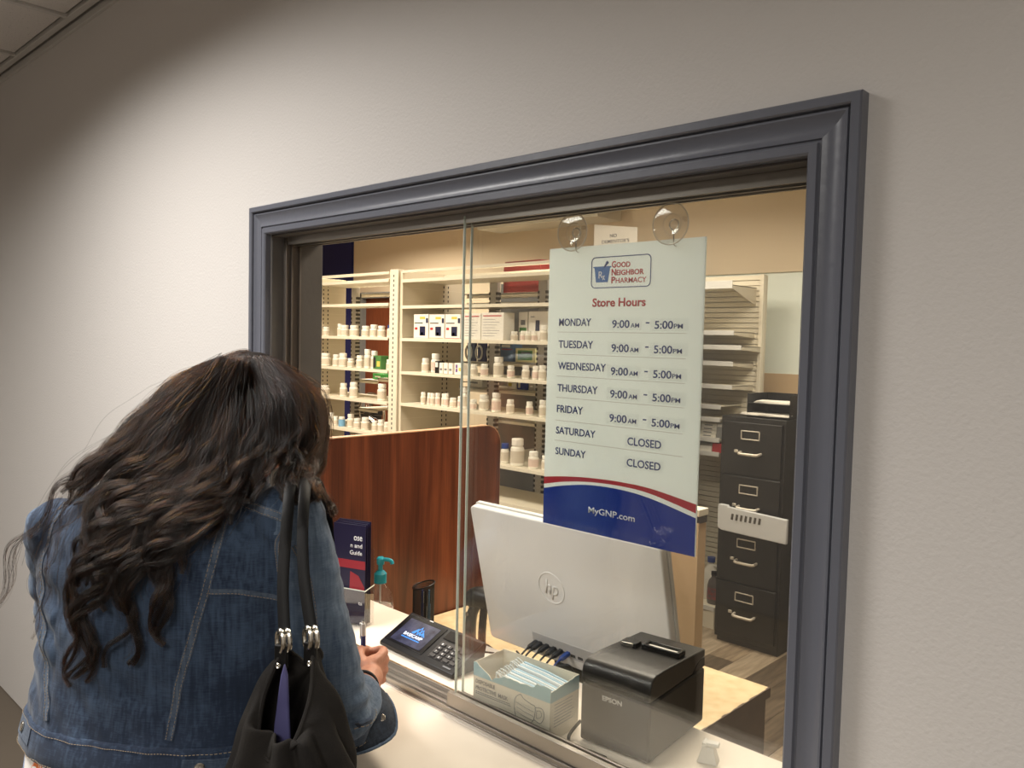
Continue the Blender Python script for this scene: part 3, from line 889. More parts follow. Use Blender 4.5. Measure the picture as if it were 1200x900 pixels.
MB().tube(smooth_path([(0.018, 0.0, 0.012), (0.022, -0.01, 0.07), (0.024, -0.004, 0.14)], 5), 0.012, 10).build('cradle_arm', M['black'], bsn)
cbk = thing('desk_cable', 'black cable lying on the desk beside the scanner', 'cable', (-1.60, 0.60, 0.765))
MB().tube(smooth_path([(-0.08, 0.05, 0.004), (-0.04, 0.0, 0.004), (0.0, -0.02, 0.004), (0.035, 0.02, 0.004), (0.02, 0.07, 0.004), (-0.03, 0.10, 0.004)], 6), 0.003, 7).build('cord', M['rubber'], cbk)

# small white holder near the right jamb
wc = thing('sign_clip', 'small white plastic card clip on the counter near the right jamb', 'clip', (-0.724, 0.245, ZC), R(20))
MB().hexa([(-0.019, -0.014, 0), (0.019, -0.014, 0), (0.019, 0.014, 0), (-0.019, 0.014, 0), (-0.010, -0.009, 0.030), (0.010, -0.009, 0.030), (0.010, 0.009, 0.030), (-0.010, 0.009, 0.030)]).build('foot', M['whiteplastic'], wc, bev=0.002)
MB().box((0.004, 0, 0.0335), (0.030, 0.016, 0.007)).build('jaw', M['whiteplastic'], wc, bev=0.002)
MB().lathe([(0.0035, 0), (0.0035, 0.022)], 10, (-0.006, 0.011, 0.034), Matrix.Rotation(R(90), 3, 'X')).build('pin', M['whiteplastic'], wc)

# ------------------------------------------------------------------ the hours sign hanging on the glass
YS = 0.1
sg = thing('hours_sign', 'white and blue store hours sign hanging behind the glass', 'sign', (-1.010, YS, 1.356))
SW, SH = 0.329, 0.517
MB().bx(0, SW, 0, 0.004, 0, SH).build('board', M['signwhite'], sg, smooth=False)
def flat(poly, t, m, name, parent=sg):
    return MB().prism(poly, -t, -0.00012, 'y').build(name, m, parent, smooth=False)
def arc(pts, y0):
    return [(p.x, SH - p.y) for p in smooth_path([(a, b, 0) for a, b in pts], 8)]
redtop = [(0, 0.429), (0.05, 0.422), (0.108, 0.417), (0.178, 0.415), (0.243, 0.418), (SW, 0.431)]
redbot = [(0, 0.4425), (0.05, 0.432), (0.109, 0.4245), (0.178, 0.4222), (0.243, 0.427), (SW, 0.4455)]
blutop = [(0, 0.4505), (0.05, 0.439), (0.109, 0.430), (0.178, 0.4285), (0.243, 0.435), (SW, 0.4535)]
flat(arc(redtop, 0) + arc(redbot, 0)[::-1], 0.0005, M['signred'], 'red_arc')['label'] = 'red arc'
flat(arc(blutop, 0) + [(SW, 0), (0, 0)], 0.0005, M['signblue'], 'blue_field')['label'] = 'royal blue field'
SO = (0, -0.0006, 0)
def st(body, u0, u1, base, top, m='inknavy', bold=0.014, cap=True, parent=sg):
    return text(body, (u0, u1, SH - base, SH - top), FRONT, M[m], parent, bold=bold, off=SO, cap=cap)
for body, u1, vb, v9, v5 in (('MONDAY', 0.103, 0.143, 0.146, 0.147), ('TUESDAY', 0.109, 0.1835, 0.188, 0.188), ('WEDNESDAY', 0.139, 0.2235, 0.2285, 0.2295), ('THURSDAY', 0.122, 0.2645, 0.2685, 0.269), ('FRIDAY', 0.090, 0.3035, 0.311, 0.3115)):
    st(body, 0.028, u1, vb, vb - 0.014)
    s1 = flat([(0.142, SH - v9 - 0.004), (0.212, SH - v9 - 0.004), (0.212, SH - v9 + 0.0175), (0.142, SH - v9 + 0.0175)], 0.0003, M['sticker'], 'hour_sticker')
    s2 = flat([(0.230, SH - v5 - 0.004), (0.304, SH - v5 - 0.004), (0.304, SH - v5 + 0.0175), (0.230, SH - v5 + 0.0175)], 0.0003, M['sticker'], 'hour_sticker')
    st('9:00', 0.150, 0.187, v9, v9 - 0.014, parent=s1)
    st('AM', 0.1895, 0.207, v9 - 0.0005, v9 - 0.0085, parent=s1)
    st('5:00', 0.2385, 0.2745, v5, v5 - 0.0135, parent=s2)
    st('PM', 0.276, 0.293, v5 - 0.0005, v5 - 0.0085, parent=s2)
    flat([(0.2205, SH - v5 + 0.0085), (0.2275, SH - v5 + 0.0085), (0.2275, SH - v5 + 0.0108), (0.2205, SH - v5 + 0.0108)], 0.0008, M['inknavy'], 'dash')
for body, u1, vb, vc in (('SATURDAY', 0.120, 0.3435, 0.348), ('SUNDAY', 0.099, 0.3825, 0.385)):
    st(body, 0.027, u1, vb, vb - 0.0135)
    s1 = flat([(0.184, SH - vc - 0.004), (0.265, SH - vc - 0.004), (0.265, SH - vc + 0.0175), (0.184, SH - vc + 0.0175)], 0.0003, M['sticker'], 'hour_sticker')
    st('CLOSED', 0.190, 0.259, vc, vc - 0.0138, parent=s1)
for v in (0.1545, 0.1958, 0.2362, 0.2762, 0.319, 0.3565):
    flat([(0.0245, SH - v - 0.0003), (0.300, SH - v - 0.0003), (0.300, SH - v + 0.0003), (0.0245, SH - v + 0.0003)], 0.0005, M['rule'], 'rule_line')
st('Store Hours', 0.105, 0.219, 0.1085, 0.0935, 'inkred', 0.025)
st('MyGNP.com', 0.109, 0.2105, 0.480, 0.4685, 'inkwhite', 0.03)
# pharmacy logo: rounded outline, mortar and pestle, three lines of small capitals
lgo = MB().tube([(a, -0.0006, b) for a, b in rrect(0.101, 0.227, SH - 0.0755, SH - 0.022, 0.008)], 0.0009, 5, True).build('logo_outline', M['inknavy'], sg)
flat([(0.1075, SH - 0.041), (0.1115, SH - 0.066), (0.1375, SH - 0.066), (0.1415, SH - 0.041), (0.1445, SH - 0.0395), (0.1445, SH - 0.038), (0.1045, SH - 0.038), (0.1045, SH - 0.0395)], 0.0008, mat('logo_blue', (66, 110, 170), 0.4), 'mortar', lgo)
MB().tube([(0.129, -0.0006, SH - 0.040), (0.1345, -0.0006, SH - 0.033)], [0.0012, 0.0022], 6).lathe([(0.0, -0.003), (0.0026, -0.0015), (0.003, 0.0005), (0.0, 0.003)], 10, (0.1355, -0.0006, SH - 0.0315)).build('pestle', M['inknavy'], lgo)
rx = text('R', (0.1175, 0.1265, SH - 0.059, SH - 0.046), FRONT, M['inkwhite'], lgo, bold=0.0, off=(0, -0.0009, 0))
text('x', (0.1255, 0.1315, SH - 0.062, SH - 0.054), FRONT, M['inkwhite'], lgo, off=(0, -0.0009, 0), cap=False)
for a, b, u0, um, u1, vb in (('G', 'OOD', 0.1455, 0.1555, 0.1850, 0.0410), ('N', 'EIGHBOR', 0.1455, 0.1560, 0.2135, 0.0545), ('P', 'HARMACY', 0.1455, 0.1550, 0.2190, 0.0682)):
    text(a, (u0, um - 0.001, SH - vb, SH - vb + 0.0115), FRONT, M['inkred'], lgo, bold=0.025, off=SO)
    text(b, (um, u1, SH - vb, SH - vb + 0.0092), FRONT, M['inkred'], lgo, bold=0.025, off=SO)

def cup(x, z, lab):
    t = thing('suction_cup', lab, 'suction cup', (x, 0.0785, z), 0, 'suction cups holding the hours sign')
    RX = Matrix.Rotation(R(-90), 3, 'X')
    MB().lathe([(0.0, 0.0006), (0.030, 0.0006), (0.034, 0.0012), (0.033, 0.0020), (0.020, 0.006), (0.012, 0.009), (0.0, 0.010)], 36, (0, 0, 0), RX).build('disc', M['clearplastic'], t)
    MB().tube([(0.0335 * math.cos(2 * PI * k / 40), 0.001, 0.0335 * math.sin(2 * PI * k / 40)) for k in range(40)], 0.0011, 6, True).build('rim', M['cream_rim'], t)
    MB().tube([(0.017 * math.cos(2 * PI * k / 30), 0.006, 0.017 * math.sin(2 * PI * k / 30)) for k in range(30)], 0.0007, 6, True).build('inner_ring', M['cream_rim'], t)
    MB().lathe([(0.0075, 0.008), (0.0085, 0.010), (0.0085, 0.014), (0.0055, 0.015), (0.0055, 0.019), (0.0, 0.0195)], 20, (0, 0, 0), RX).build('nub', M['clearplastic'], t)
    hk = smooth_path([(0.0085 * math.cos(a), 0.0125, 0.0085 * math.sin(a)) for a in [R(d) for d in range(-60, 241, 30)]] + [(-0.001, 0.0135, -0.014), (-0.001, 0.0140, -0.026), (-0.001, 0.0165, -0.0325), (-0.001, 0.0225, -0.034), (-0.001, 0.0275, -0.031)], 3)
    MB().tube(hk, 0.0011, 7).build('hook', M['chrome'], t)
    MB().lathe([(0.0, 0.002), (0.004, 0.002), (0.004, 0.006), (0.0, 0.007)], 12, (0.024, 0, 0.006), RX).build('tab', M['clearplastic'], t)
cup(-0.940, 1.897, 'clear suction cup above the left corner of the hours sign')
cup(-0.7345, 1.895, 'clear suction cup above the right corner of the hours sign')

# ------------------------------------------------------------------ pharmacy shelving
YSP, YFR, YRE = 2.62, 2.23, 2.98          # spine, front edge, rear edge
ORD = ('first', 'second', 'third', 'fourth', 'fifth', 'sixth', 'seventh', 'eighth', 'ninth', 'tenth', 'eleventh', 'twelfth', 'thirteenth', 'fourteenth', 'fifteenth', 'sixteenth')


def bay(name_lab, x0, x1, ups, fronts, rears, post_right, depth):
    """double-sided shelving: spine uprights, end panels, front shelves and rear shelves"""
    t = thing('shelving_unit', name_lab, 'shelving', (x0, YSP, 0), 0, 'pharmacy shelving bays')
    L = x1 - x0
    H = 2.135
    for yr, x in ((depth[0], 0.0), (depth[1], L)):
        p = MB().bx(x - 0.012, x + 0.012, YFR - YSP + 0.012, yr - YSP, 0.0, H).build('end_panel', M['panel'], t, bev=0.002)
        g = MB()
        for k in range(26):
            g.bx(x - 0.0128, x + 0.0128, YFR - YSP + 0.03, yr - YSP - 0.02, 0.10 + k * 0.077, 0.1015 + k * 0.077)
        stuff(g.build('panel_ribs', M['shelf'], p))
        sl = MB()
        for k in range(64):
            for y in ((-0.030, 0.010) if yr > YSP + 0.05 else (-0.24, -0.20)):
                sl.bx(x - 0.0132, x + 0.0132, y, y + 0.008, 0.12 + k * 0.031, 0.135 + k * 0.031)
        stuff(sl.build('slots', M['slot'], p))
    for flag, x in ((post_right, L),):
        if flag:
            s = 1 if x else -1
            po = MB().bx(min(x, x + s * 0.085), max(x, x + s * 0.085), YFR - YSP, YFR - YSP + 0.05, 0, H + 0.01).build('front_post', M['shelf'], t, bev=0.002)
            sl = MB()
            for k in range(66):
                sl.bx(x + s * 0.036, x + s * 0.046, YFR - YSP - 0.0006, YFR - YSP + 0.002, 0.08 + k * 0.031, 0.096 + k * 0.031)
            stuff(sl.build('slots', M['slot'], po))
    for ux in ups:
        u = MB().bx(ux - x0 - 0.035, ux - x0 + 0.035, -0.015, 0.015, 0.0, H - 0.02).build('upright', M['upright'], t, bev=0.002)
        sl = MB()
        for k in range(60):
            for s in (-1, 1):
                sl.bx(ux - x0 + s * 0.031 - 0.007, ux - x0 + s * 0.031 + 0.007, -0.0162, 0.0162, 0.16 + k * 0.031, 0.177 + k * 0.031)
        stuff(sl.build('slots', M['slot'], u))
    for z in fronts:
        b = MB().bx(0.014, L - 0.014, YFR - YSP + 0.004, -0.016, z - 0.008, z).build('shelf_board', M['shelf'], t, bev=0.001)
        MB().bx(0.014, L - 0.014, YFR - YSP, YFR - YSP + 0.004, z - 0.018, z + 0.002).build('shelf_lip', M['shelf'], b, bev=0.001)
    for z, xa, xb in rears:
        b = MB().bx(xa - x0, xb - x0, 0.016, YRE - YSP - 0.004, z - 0.008, z).build('shelf_board', M['shelf'], t, bev=0.001)
        MB().bx(xa - x0, xb - x0, 0.016, 0.022, z - 0.026, z + 0.002).build('shelf_lip', M['shelf'], b, bev=0.001)
    # top frame: a front beam and its cap rail
    MB().bx(0.014, L - 0.014, YFR - YSP + 0.002, YFR - YSP + 0.03, 2.118, 2.135).build('top_beam', M['shelf'], t, bev=0.001)
    MB().bx(0.014, L - 0.014, -0.03, 0.0, 2.115, 2.130).build('top_beam', M['shelf'], t, bev=0.001)
    MB().bx(0.0, L, -0.38, YRE - YSP - 0.01, 0.0, 0.12).build('base_deck', M['shelf'], t, bev=0.002)
    return t


Z1 = (2.085, 1.928, 1.704, 1.487, 1.275, 1.06, 0.84, 0.60, 0.36)
bay('cream steel shelving bay filled with bottles, nearest the navy wall', -5.28, -4.262, (-5.19, -4.715), Z1,
    ((2.03, -5.14, -4.76), (2.03, -4.67, -4.28), (1.38, -5.17, -4.92), (1.16, -5.17, -4.92), (1.40, -4.92, -4.30), (0.7, -5.2, -4.3)), True, (2.585, 2.50))
Z2 = (2.075, 1.908, 1.700, 1.487, 1.283, 0.99, 0.78, 0.55, 0.32)
bay('cream steel shelving bay holding white cartons and bottles, partly behind the hours sign', -4.155, -2.40, (-3.68, -3.26, -2.84), Z2,
    ((2.0, -3.96, -3.72), (2.0, -3.64, -3.3), (1.94, -3.96, -3.72), (1.94, -3.64, -3.3), (1.555, -4.02, -3.72), (1.565, -3.64, -3.25), (1.385, -4.02, -3.72), (1.39, -3.64, -3.25), (1.20, -3.64, -3.25), (0.98, -3.64, -3.25), (0.6, -4.1, -2.5)), False, (2.775, 2.42))
gb = thing('backing_screen', 'grey screen standing behind the carton shelving bay', 'screen', (-3.25, 3.06, 0))
MB().bx(-0.80, 0.80, -0.015, 0.015, 0.06, 2.10).build('screen_panel', M['greyback'], gb, bev=0.003)
MB().bx(-0.82, 0.82, -0.02, 0.02, 0.0, 0.06).build('screen_base', M['slot'], gb)

# bottles: one of each kind, then copies
LABELM = mat('bottle_label', (226, 216, 196), 0.5, col2=(176, 164, 150), nscale=90, lo=0.45, hi=0.62)
PINKM = mat('pink_print_label', (228, 214, 200), 0.5, col2=(190, 130, 120), nscale=70, lo=0.5, hi=0.6)


def bottle_proto(kind):
    """unit bottle, 1 high and 1 wide, so that a copy is scaled to its size"""
    t = thing('pill_bottle', 'white pill bottle', 'bottle', (0, 0, 0), 0, 'pill bottles on the pharmacy shelves')
    bm_ = M['body_blue'] if kind == 'c' else M['bottle']
    MB().lathe([(0.44, 0.0), (0.49, 0.03), (0.5, 0.08), (0.5, 0.60), (0.47, 0.67), (0.36, 0.72), (0.35, 0.76)], 16).build('bottle_body', bm_, t)
    MB().lathe([(0.42, 0.745), (0.43, 0.76), (0.43, 0.97), (0.40, 1.0), (0.0, 1.0)], 16).build('cap', M['lid_blue'] if kind == 'b' else M['lid_white'], t)
    if kind != 'c':
        MB().lathe([(0.508, 0.12), (0.508, 0.56)], 16).build('label', PINKM if kind == 'p' else LABELM, t)
    return t


PROTO, USED = {}, set()
SHELFNAME = {1: {1.704: 'top stocked shelf', 1.487: 'second stocked shelf', 1.275: 'third stocked shelf', 1.06: 'fourth stocked shelf', 0.84: 'half hidden shelf'},
             2: {1.70: 'top stocked shelf', 1.487: 'second stocked shelf', 1.283: 'third stocked shelf', 0.99: 'lowest stocked shelf'}}


def place_bottles(b, z, rows, y=2.30):
    side = 'bottle' if b == 1 else 'carton'
    for i, (x, wd, hh, k) in enumerate(rows):
        kind = k if k != 'w' else ('p' if (b == 2 and i % 2) else 'w')
        col = {'w': 'white pill bottle', 'p': 'white pill bottle', 'b': 'blue-capped pill bottle', 'c': 'light blue bottle'}[kind]
        lab = '%s, %s from the navy wall end, %s of the %s bay' % (col, ORD[i], SHELFNAME[b][z], side)
        loc = (x, y + (0.014 if i % 3 == 1 else 0.0), z)
        if kind not in PROTO:
            PROTO[kind] = bottle_proto(kind)
            o = PROTO[kind]
            o.location = loc
            o.scale = (wd, wd, hh)
            o['label'] = lab
            o.rotation_euler = (0, 0, i * 0.7)
        else:
            dup(PROTO[kind], loc, i * 0.7, lab, (wd, wd, hh))


place_bottles(1, 1.704, [(-5.101, .05, .067, 'w'), (-4.944, .041, .09, 'w'), (-4.865, .062, .081, 'w'), (-4.749, .068, .08, 'w'), (-4.633, .060, .076, 'w'), (-4.521, .056, .085, 'w'), (-4.435, .055, .077, 'w'), (-4.353, .053, .083, 'b'), (-4.292, .052, .082, 'b')])
place_bottles(1, 1.487, [(-5.106, .078, .092, 'w'), (-4.988, .054, .086, 'w'), (-4.883, .062, .098, 'w'), (-4.788, .048, .064, 'w'), (-4.695, .057, .087, 'w'), (-4.589, .05, .133, 'w'), (-4.511, .05, .124, 'w'), (-4.362, .044, .069, 'w'), (-4.300, .048, .083, 'w')])
place_bottles(1, 1.275, [(-5.111, .075, .067, 'w'), (-4.893, .055, .095, 'w'), (-4.748, .061, .109, 'w'), (-4.422, .062, .115, 'w'), (-4.300, .053, .15, 'w')])
place_bottles(1, 1.06, [(-5.119, .052, .101, 'w'), (-5.038, .043, .086, 'w'), (-4.966, .04, .066, 'w'), (-4.888, .049, .069, 'c'), (-4.798, .052, .094, 'w'), (-4.700, .054, .072, 'w'), (-4.606, .057, .087, 'w'), (-4.512, .047, .07, 'w'), (-4.425, .049, .085, 'w'), (-4.362, .043, .076, 'w'), (-4.302, .048, .094, 'w')])
place_bottles(1, 0.84, [(-5.08, .06, .14, 'w'), (-4.93, .06, .13, 'w'), (-4.70, .055, .10, 'w')])
place_bottles(2, 1.70, [(-3.196, .043, .054, 'w'), (-3.137, .039, .058, 'w'), (-3.088, .036, .057, 'w'), (-3.041, .035, .057, 'w'), (-2.982, .045, .088, 'w')])
place_bottles(2, 1.487, [(-3.973, .049, .09, 'w'), (-3.889, .06, .122, 'w'), (-3.522, .044, .068, 'w'), (-3.434, .048, .074, 'w'), (-3.33, .061, .119, 'w'), (-3.216, .044, .072, 'w'), (-3.1, .044, .077, 'w'), (-3.036, .043, .076, 'w'), (-2.975, .043, .082, 'w')])
place_bottles(2, 1.283, [(-3.988, .035, .076, 'w'), (-3.941, .035, .075, 'w'), (-3.894, .034, .075, 'w'), (-3.848, .034, .079, 'w'), (-3.803, .034, .078, 'w'), (-3.765, .034, .082, 'w'), (-3.704, .045, .059, 'w'), (-3.655, .034, .07, 'w'), (-3.597, .05, .131, 'w'), (-3.522, .046, .061, 'w'), (-3.444, .062, .094, 'w'), (-3.329, .056, .113, 'w'), (-3.215, .047, .081, 'w'), (-3.078, .041, .077, 'w'), (-2.965, .043, .094, 'w')])
place_bottles(2, 0.99, [(-3.86, .05, .11, 'w'), (-3.262, .05, .115, 'b'), (-3.15, .08, .155, 'w'), (-3.025, .06, .095, 'w'), (-2.945, .05, .08, 'w')])


def carton(x0, x1, z, h, lab, face, grp='medicine cartons on the pharmacy shelves', y=2.245, d=0.09, m='paper'):
    t = thing('medicine_carton', lab, 'carton', ((x0 + x1) / 2, y, z), 0, grp)
    wd = (x1 - x0) - 0.004
    MB().bx(-wd / 2, wd / 2, 0, d, 0, h).build('carton_body', M[m] if isinstance(m, str) else m, t, bev=0.0015)
    for nm, a, b, c, e, mm in face:
        MB().bx(-wd / 2 + a * wd, -wd / 2 + b * wd, -0.0008, 0, c * h, e * h).build(nm, M[mm] if isinstance(mm, str) else mm, t)
    return t


ORANGE = mat('orange_print', (220, 140, 60), 0.5)
GREENP = mat('green_print', (76, 130, 70), 0.5)
YELLOWP = mat('yellow_print', (210, 196, 90), 0.5)
INKD = mat('deep_navy_print', (26, 32, 66), 0.5)
B3 = lambda c2: [('top_line', 0.06, 0.62, 0.62, 0.66, 'inkblack'), ('yellow_mark', 0.42, 0.78, 0.80, 0.90, YELLOWP), ('dark_mark', 0.84, 0.98, 0.64, 0.84, INKD), ('picture', 0.42, 0.80, 0.12, 0.50, INKD), ('picture_tint', 0.5, 0.66, 0.12, 0.26, c2), ('text_block', 0.08, 0.26, 0.36, 0.46, 'inkred'), ('base_line', 0.04, 0.96, 0.02, 0.04, c2)]
carton(-4.03, -3.885, 1.702, 0.152, 'white medicine carton with a navy picture, first of three from the left end panel', B3('body_blue'))
carton(-3.880, -3.735, 1.702, 0.150, 'white medicine carton with a navy and orange picture, middle of three alike', B3(ORANGE))
carton(-3.730, -3.590, 1.702, 0.150, 'white medicine carton with a navy and red picture, third of three alike', B3('inkred'))
LINED = [('text_line', 0.08, 0.9, 0.86, 0.90, 'inkred')] + [('text_line', 0.08, 0.62 + 0.1 * (k % 3), 0.14 + k * 0.1, 0.155 + k * 0.1, 'inkgrey') for k in range(7)]
carton(-3.565, -3.415, 1.702, 0.155, 'plain white lined carton right of the three picture cartons', LINED)
carton(-3.412, -3.228, 1.702, 0.158, 'wide white lined carton with red title left of the small bottles', LINED)
carton(-3.222, -3.150, 1.702, 0.165, 'narrow white carton with green block behind the small bottles', [('green_block', 0.1, 0.9, 0.30, 0.46, GREENP), ('grey_mark', 0.25, 0.75, 0.55, 0.72, 'inkgrey')], y=2.36)
carton(-3.146, -2.985, 1.702, 0.168, 'white carton with a dark oblong picture behind the small bottles', [('dark_picture', 0.35, 0.55, 0.34, 0.70, INKD), ('text_line', 0.1, 0.3, 0.8, 0.83, 'inkgrey')], y=2.36)
carton(-4.475, -4.385, 1.489, 0.09, 'small green and black carton among the bottles of the bottle bay', [('dark_block', 0.05, 0.35, 0.1, 0.9, 'inkblack'), ('pale_block', 0.5, 0.9, 0.2, 0.6, YELLOWP)], m=GREENP, y=2.26)
for k, (a, b, lab) in enumerate(((-3.790, -3.752, 'first'), (-3.748, -3.708, 'second'), (-3.704, -3.664, 'third'))):
    carton(a, b, 1.489, 0.066, 'tiny white carton, %s of three beside the tall second-shelf bottle, carton bay' % lab, [('print', 0.2, 0.8, 0.3, 0.5, 'inkgrey')], y=2.255, d=0.05)
carton(-3.830, -3.795, 1.489, 0.075, 'tiny black and white carton right of the tall bottle on the second shelf', [('print', 0.1, 0.9, 0.5, 0.9, 'paper')], y=2.255, d=0.05, m='black')
PURP = mat('purple_print', (120, 86, 150), 0.5)
carton(-3.650, -3.568, 1.489, 0.07, 'small white carton with purple dots on the second shelf', [('dot', 0.15, 0.35, 0.2, 0.5, PURP), ('dot', 0.15, 0.35, 0.55, 0.85, PURP), ('dot', 0.5, 0.9, 0.3, 0.6, YELLOWP)], y=2.255, d=0.05)
# things on the rear shelves, seen between the uprights
RG = 'goods on the rear shelves'
carton(-3.700, -3.588, 1.567, 0.128, 'blue carton on the rear shelf of the carton bay', [('white_print', 0.1, 0.8, 0.7, 0.85, 'paper'), ('red_print', 0.1, 0.95, 0.58, 0.63, 'inkred')], RG, y=2.70, m=mat('steel_blue_print', (86, 120, 160), 0.5))
carton(-3.565, -3.39, 1.567, 0.088, 'green and yellow packet on the rear shelf beside the blue carton', [('green_picture', 0.12, 0.85, 0.15, 0.85, GREENP), ('white_print', 0.3, 0.75, 0.6, 0.75, 'paper')], RG, y=2.70, m=mat('pale_yellow_print', (220, 216, 160), 0.5))
carton(-4.01, -3.86, 1.387, 0.055, 'cream carton on the lower rear shelf of the carton bay', [('print', 0.2, 0.7, 0.4, 0.6, 'inkgrey')], RG, y=2.70)
carton(-3.63, -3.55, 1.392, 0.055, 'small cream carton left of the navy one on the lower rear shelf', [('mark', 0.1, 0.5, 0.3, 0.7, YELLOWP)], RG, y=2.70)
carton(-3.545, -3.45, 1.392, 0.055, 'small navy carton on the lower rear shelf', [('white_print', 0.1, 0.3, 0.2, 0.8, 'paper')], RG, y=2.70, m='signblue')
carton(-3.445, -3.39, 1.392, 0.05, 'small grey carton right of the navy one on the lower rear shelf', [('print', 0.2, 0.7, 0.4, 0.6, 'paper')], RG, y=2.70, m='upright')
for k, x in enumerate((-3.975, -3.875, -3.765)):
    t = thing('hanging_packet', 'silver and blue hanging packet, %s from the left behind the carton bay' % ORD[k], 'packet', (x, 2.70, 1.557), 0, RG)
    MB().bx(-0.038, 0.038, 0, 0.02, 0, 0.125).build('card', M['navy'] if k < 2 else M['greyback'], t, bev=0.002)
    MB().tube([(-0.02 + 0.03 * math.sin(a), -0.004, 0.06 + 0.045 * math.cos(a)) for a in [2 * PI * i / 20 for i in range(20)]], 0.007, 8, True).build('coil', M['whiteplastic'], t)
carton(-5.07, -4.93, 1.382, 0.045, 'green carton on the rear shelf of the bottle bay', [('print', 0.2, 0.7, 0.4, 0.6, 'paper')], RG, y=2.70, m=mat('bright_green_print', (70, 160, 80), 0.5))
carton(-4.86, -4.78, 1.402, 0.05, 'white and teal carton on the rear shelf of the bottle bay', [('teal_print', 0.0, 1.0, 0.1, 0.5, TEAL)], RG, y=2.70)
nb = thing('paper_notice', 'white paper notice standing on top of the carton shelving bay', 'notice', (-2.475, 2.262, 2.136), R(2))
MB().prism([(-0.13, 0), (0.13, 0), (0.13, 0.135), (-0.13, 0.168)], -0.0008, 0.0008).build('sheet', M['paper'], nb, smooth=False)
text('NO', (-0.032, 0.010, 0.096, 0.113), FRONT, M['inkgrey'], nb, bold=0.02, off=(0, -0.0012, 0))
text("DEMENTOR'S", (-0.080, 0.085, 0.068, 0.085), FRONT, M['inkgrey'], nb, bold=0.02, off=(0, -0.0012, 0))
rb = thing('red_binder', 'red binder lying on the highest rear shelf of the carton bay', 'binder', (-3.48, 2.80, 2.002), R(-4))
MB().bx(-0.17, 0.17, -0.14, 0.14, 0.0, 0.19).build('cover', mat('dark_red_cover', (140, 48, 40), 0.5), rb, bev=0.004)
MB().bx(-0.165, 0.165, -0.135, 0.135, 0.19, 0.20).build('cover_flap', mat('maroon_cover', (110, 44, 40), 0.5), rb, bev=0.003)
fn = thing('desk_fan', 'round grey fan standing far behind the bottle shelving bay', 'fan', (-6.3, 3.6, 0))
MB().lathe([(0.16, 0), (0.16, 0.02), (0.02, 0.04), (0.02, 0.80)], 20).build('stand', M['cabinet'], fn)
MB().tube([(0.20 * math.cos(2 * PI * k / 36), 0.0, 0.97 + 0.20 * math.sin(2 * PI * k / 36)) for k in range(36)], 0.012, 8, True).build('guard_ring', M['chrome'], fn)
gd = MB()
for k in range(24):
    a = 2 * PI * k / 24
    gd.tube([(0.04 * math.cos(a), -0.05, 0.97 + 0.04 * math.sin(a)), (0.2 * math.cos(a), -0.01, 0.97 + 0.2 * math.sin(a))], 0.002, 4)
stuff(gd.build('guard_wires', M['chrome'], fn))
for k in range(4):
    a = PI / 2 * k
    MB().hexa([Vector((0, 0.0, 0.97)) + Matrix.Rotation(a, 3, 'Y') @ Vector(p) for p in ((0.03, -0.01, -0.03), (0.17, -0.02, -0.05), (0.17, -0.015, -0.05), (0.03, -0.005, -0.03), (0.03, 0.0, 0.03), (0.17, 0.012, 0.06), (0.17, 0.017, 0.06), (0.03, 0.005, 0.03))]).build('blade', M['cabinet'], fn)
MB().lathe([(0.045, -0.05), (0.05, 0.02), (0.03, 0.09), (0.0, 0.10)], 16, (0, 0, 0.97), Matrix.Rotation(R(-90), 3, 'X')).build('motor', M['cabinet'], fn)

# ------------------------------------------------------------------ slatted display unit behind the filing cabinet
su = thing('slatwall_unit', 'cream slatted display shelving behind the black filing cabinet', 'shelving', (-2.335, 3.6, 0))
MB().bx(-1.6, 0.0, 0.012, 0.04, 0.0, 2.135).build('backing', M['panel'], su)
slm = MB().bx(-1.58, -0.02, -0.004, 0.012, 0.002, 0.0295)
sme = None
for k in range(64):
    if sme is None:
        o = slm.build('slat', M['shelf'], su)
        sme = o
    else:
        o = sme.copy()
        C.objects.link(o)
    o.location = (0, 0, 0.04 + k * 0.0328)
MB().bx(-0.022, 0.004, -0.02, 0.012, 0.0, 2.14).build('end_upright', M['shelf'], su, bev=0.002)
for k, (z, x1, d) in enumerate(((2.060, -0.03, 0.30), (1.785, -0.03, 0.26), (1.698, 0.02, 0.26), (1.600, -0.03, 0.26), (1.461, -0.03, 0.26), (1.337, -0.10, 0.26), (1.260, -0.10, 0.26), (1.136, -0.10, 0.26), (1.050, -0.10, 0.26), (0.13, -0.05, 0.34))):
    b = MB().bx(-1.55, x1 - 0.02, -d, -0.004, z - 0.006, z).build('shelf_board', M['shelf'], su, bev=0.001)
    MB().bx(-1.55, x1 - 0.02, -d - 0.006, -d, z - 0.022, z + (0.025 if k == 0 else 0.006)).build('shelf_lip', M['whiteplastic'], b, bev=0.001)
    if k < 5:
        MB().prism([(-0.004, z), (-d, z), (-d, z - 0.02), (-0.004, z - (0.11 if k == 0 else 0.035))], x1 - 0.024, x1 - 0.020, 'x').build('end_bracket', M['panel'], b)
    elif k == 9:
        MB().bx(-1.55, x1 - 0.02, -d, -0.004, 0.0, z - 0.006).build('kick_panel', M['shelf'], b)


def sitem(name, lab, cat, loc, d, m, extra=()):
    t = thing(name, lab, cat, loc, 0, 'goods on the slatted shelving')
    MB().bx(-d[0] / 2, d[0] / 2, -d[1] / 2, d[1] / 2, 0, d[2]).build('box_body', M[m] if isinstance(m, str) else m, t, bev=0.002)
    for nm, a, b, c, e, mm in extra:
        MB().bx(-d[0] / 2 + a * d[0], -d[0] / 2 + b * d[0], -d[1] / 2 - 0.001, -d[1] / 2, c * d[2], e * d[2]).build(nm, M[mm] if isinstance(mm, str) else mm, t)
    return t


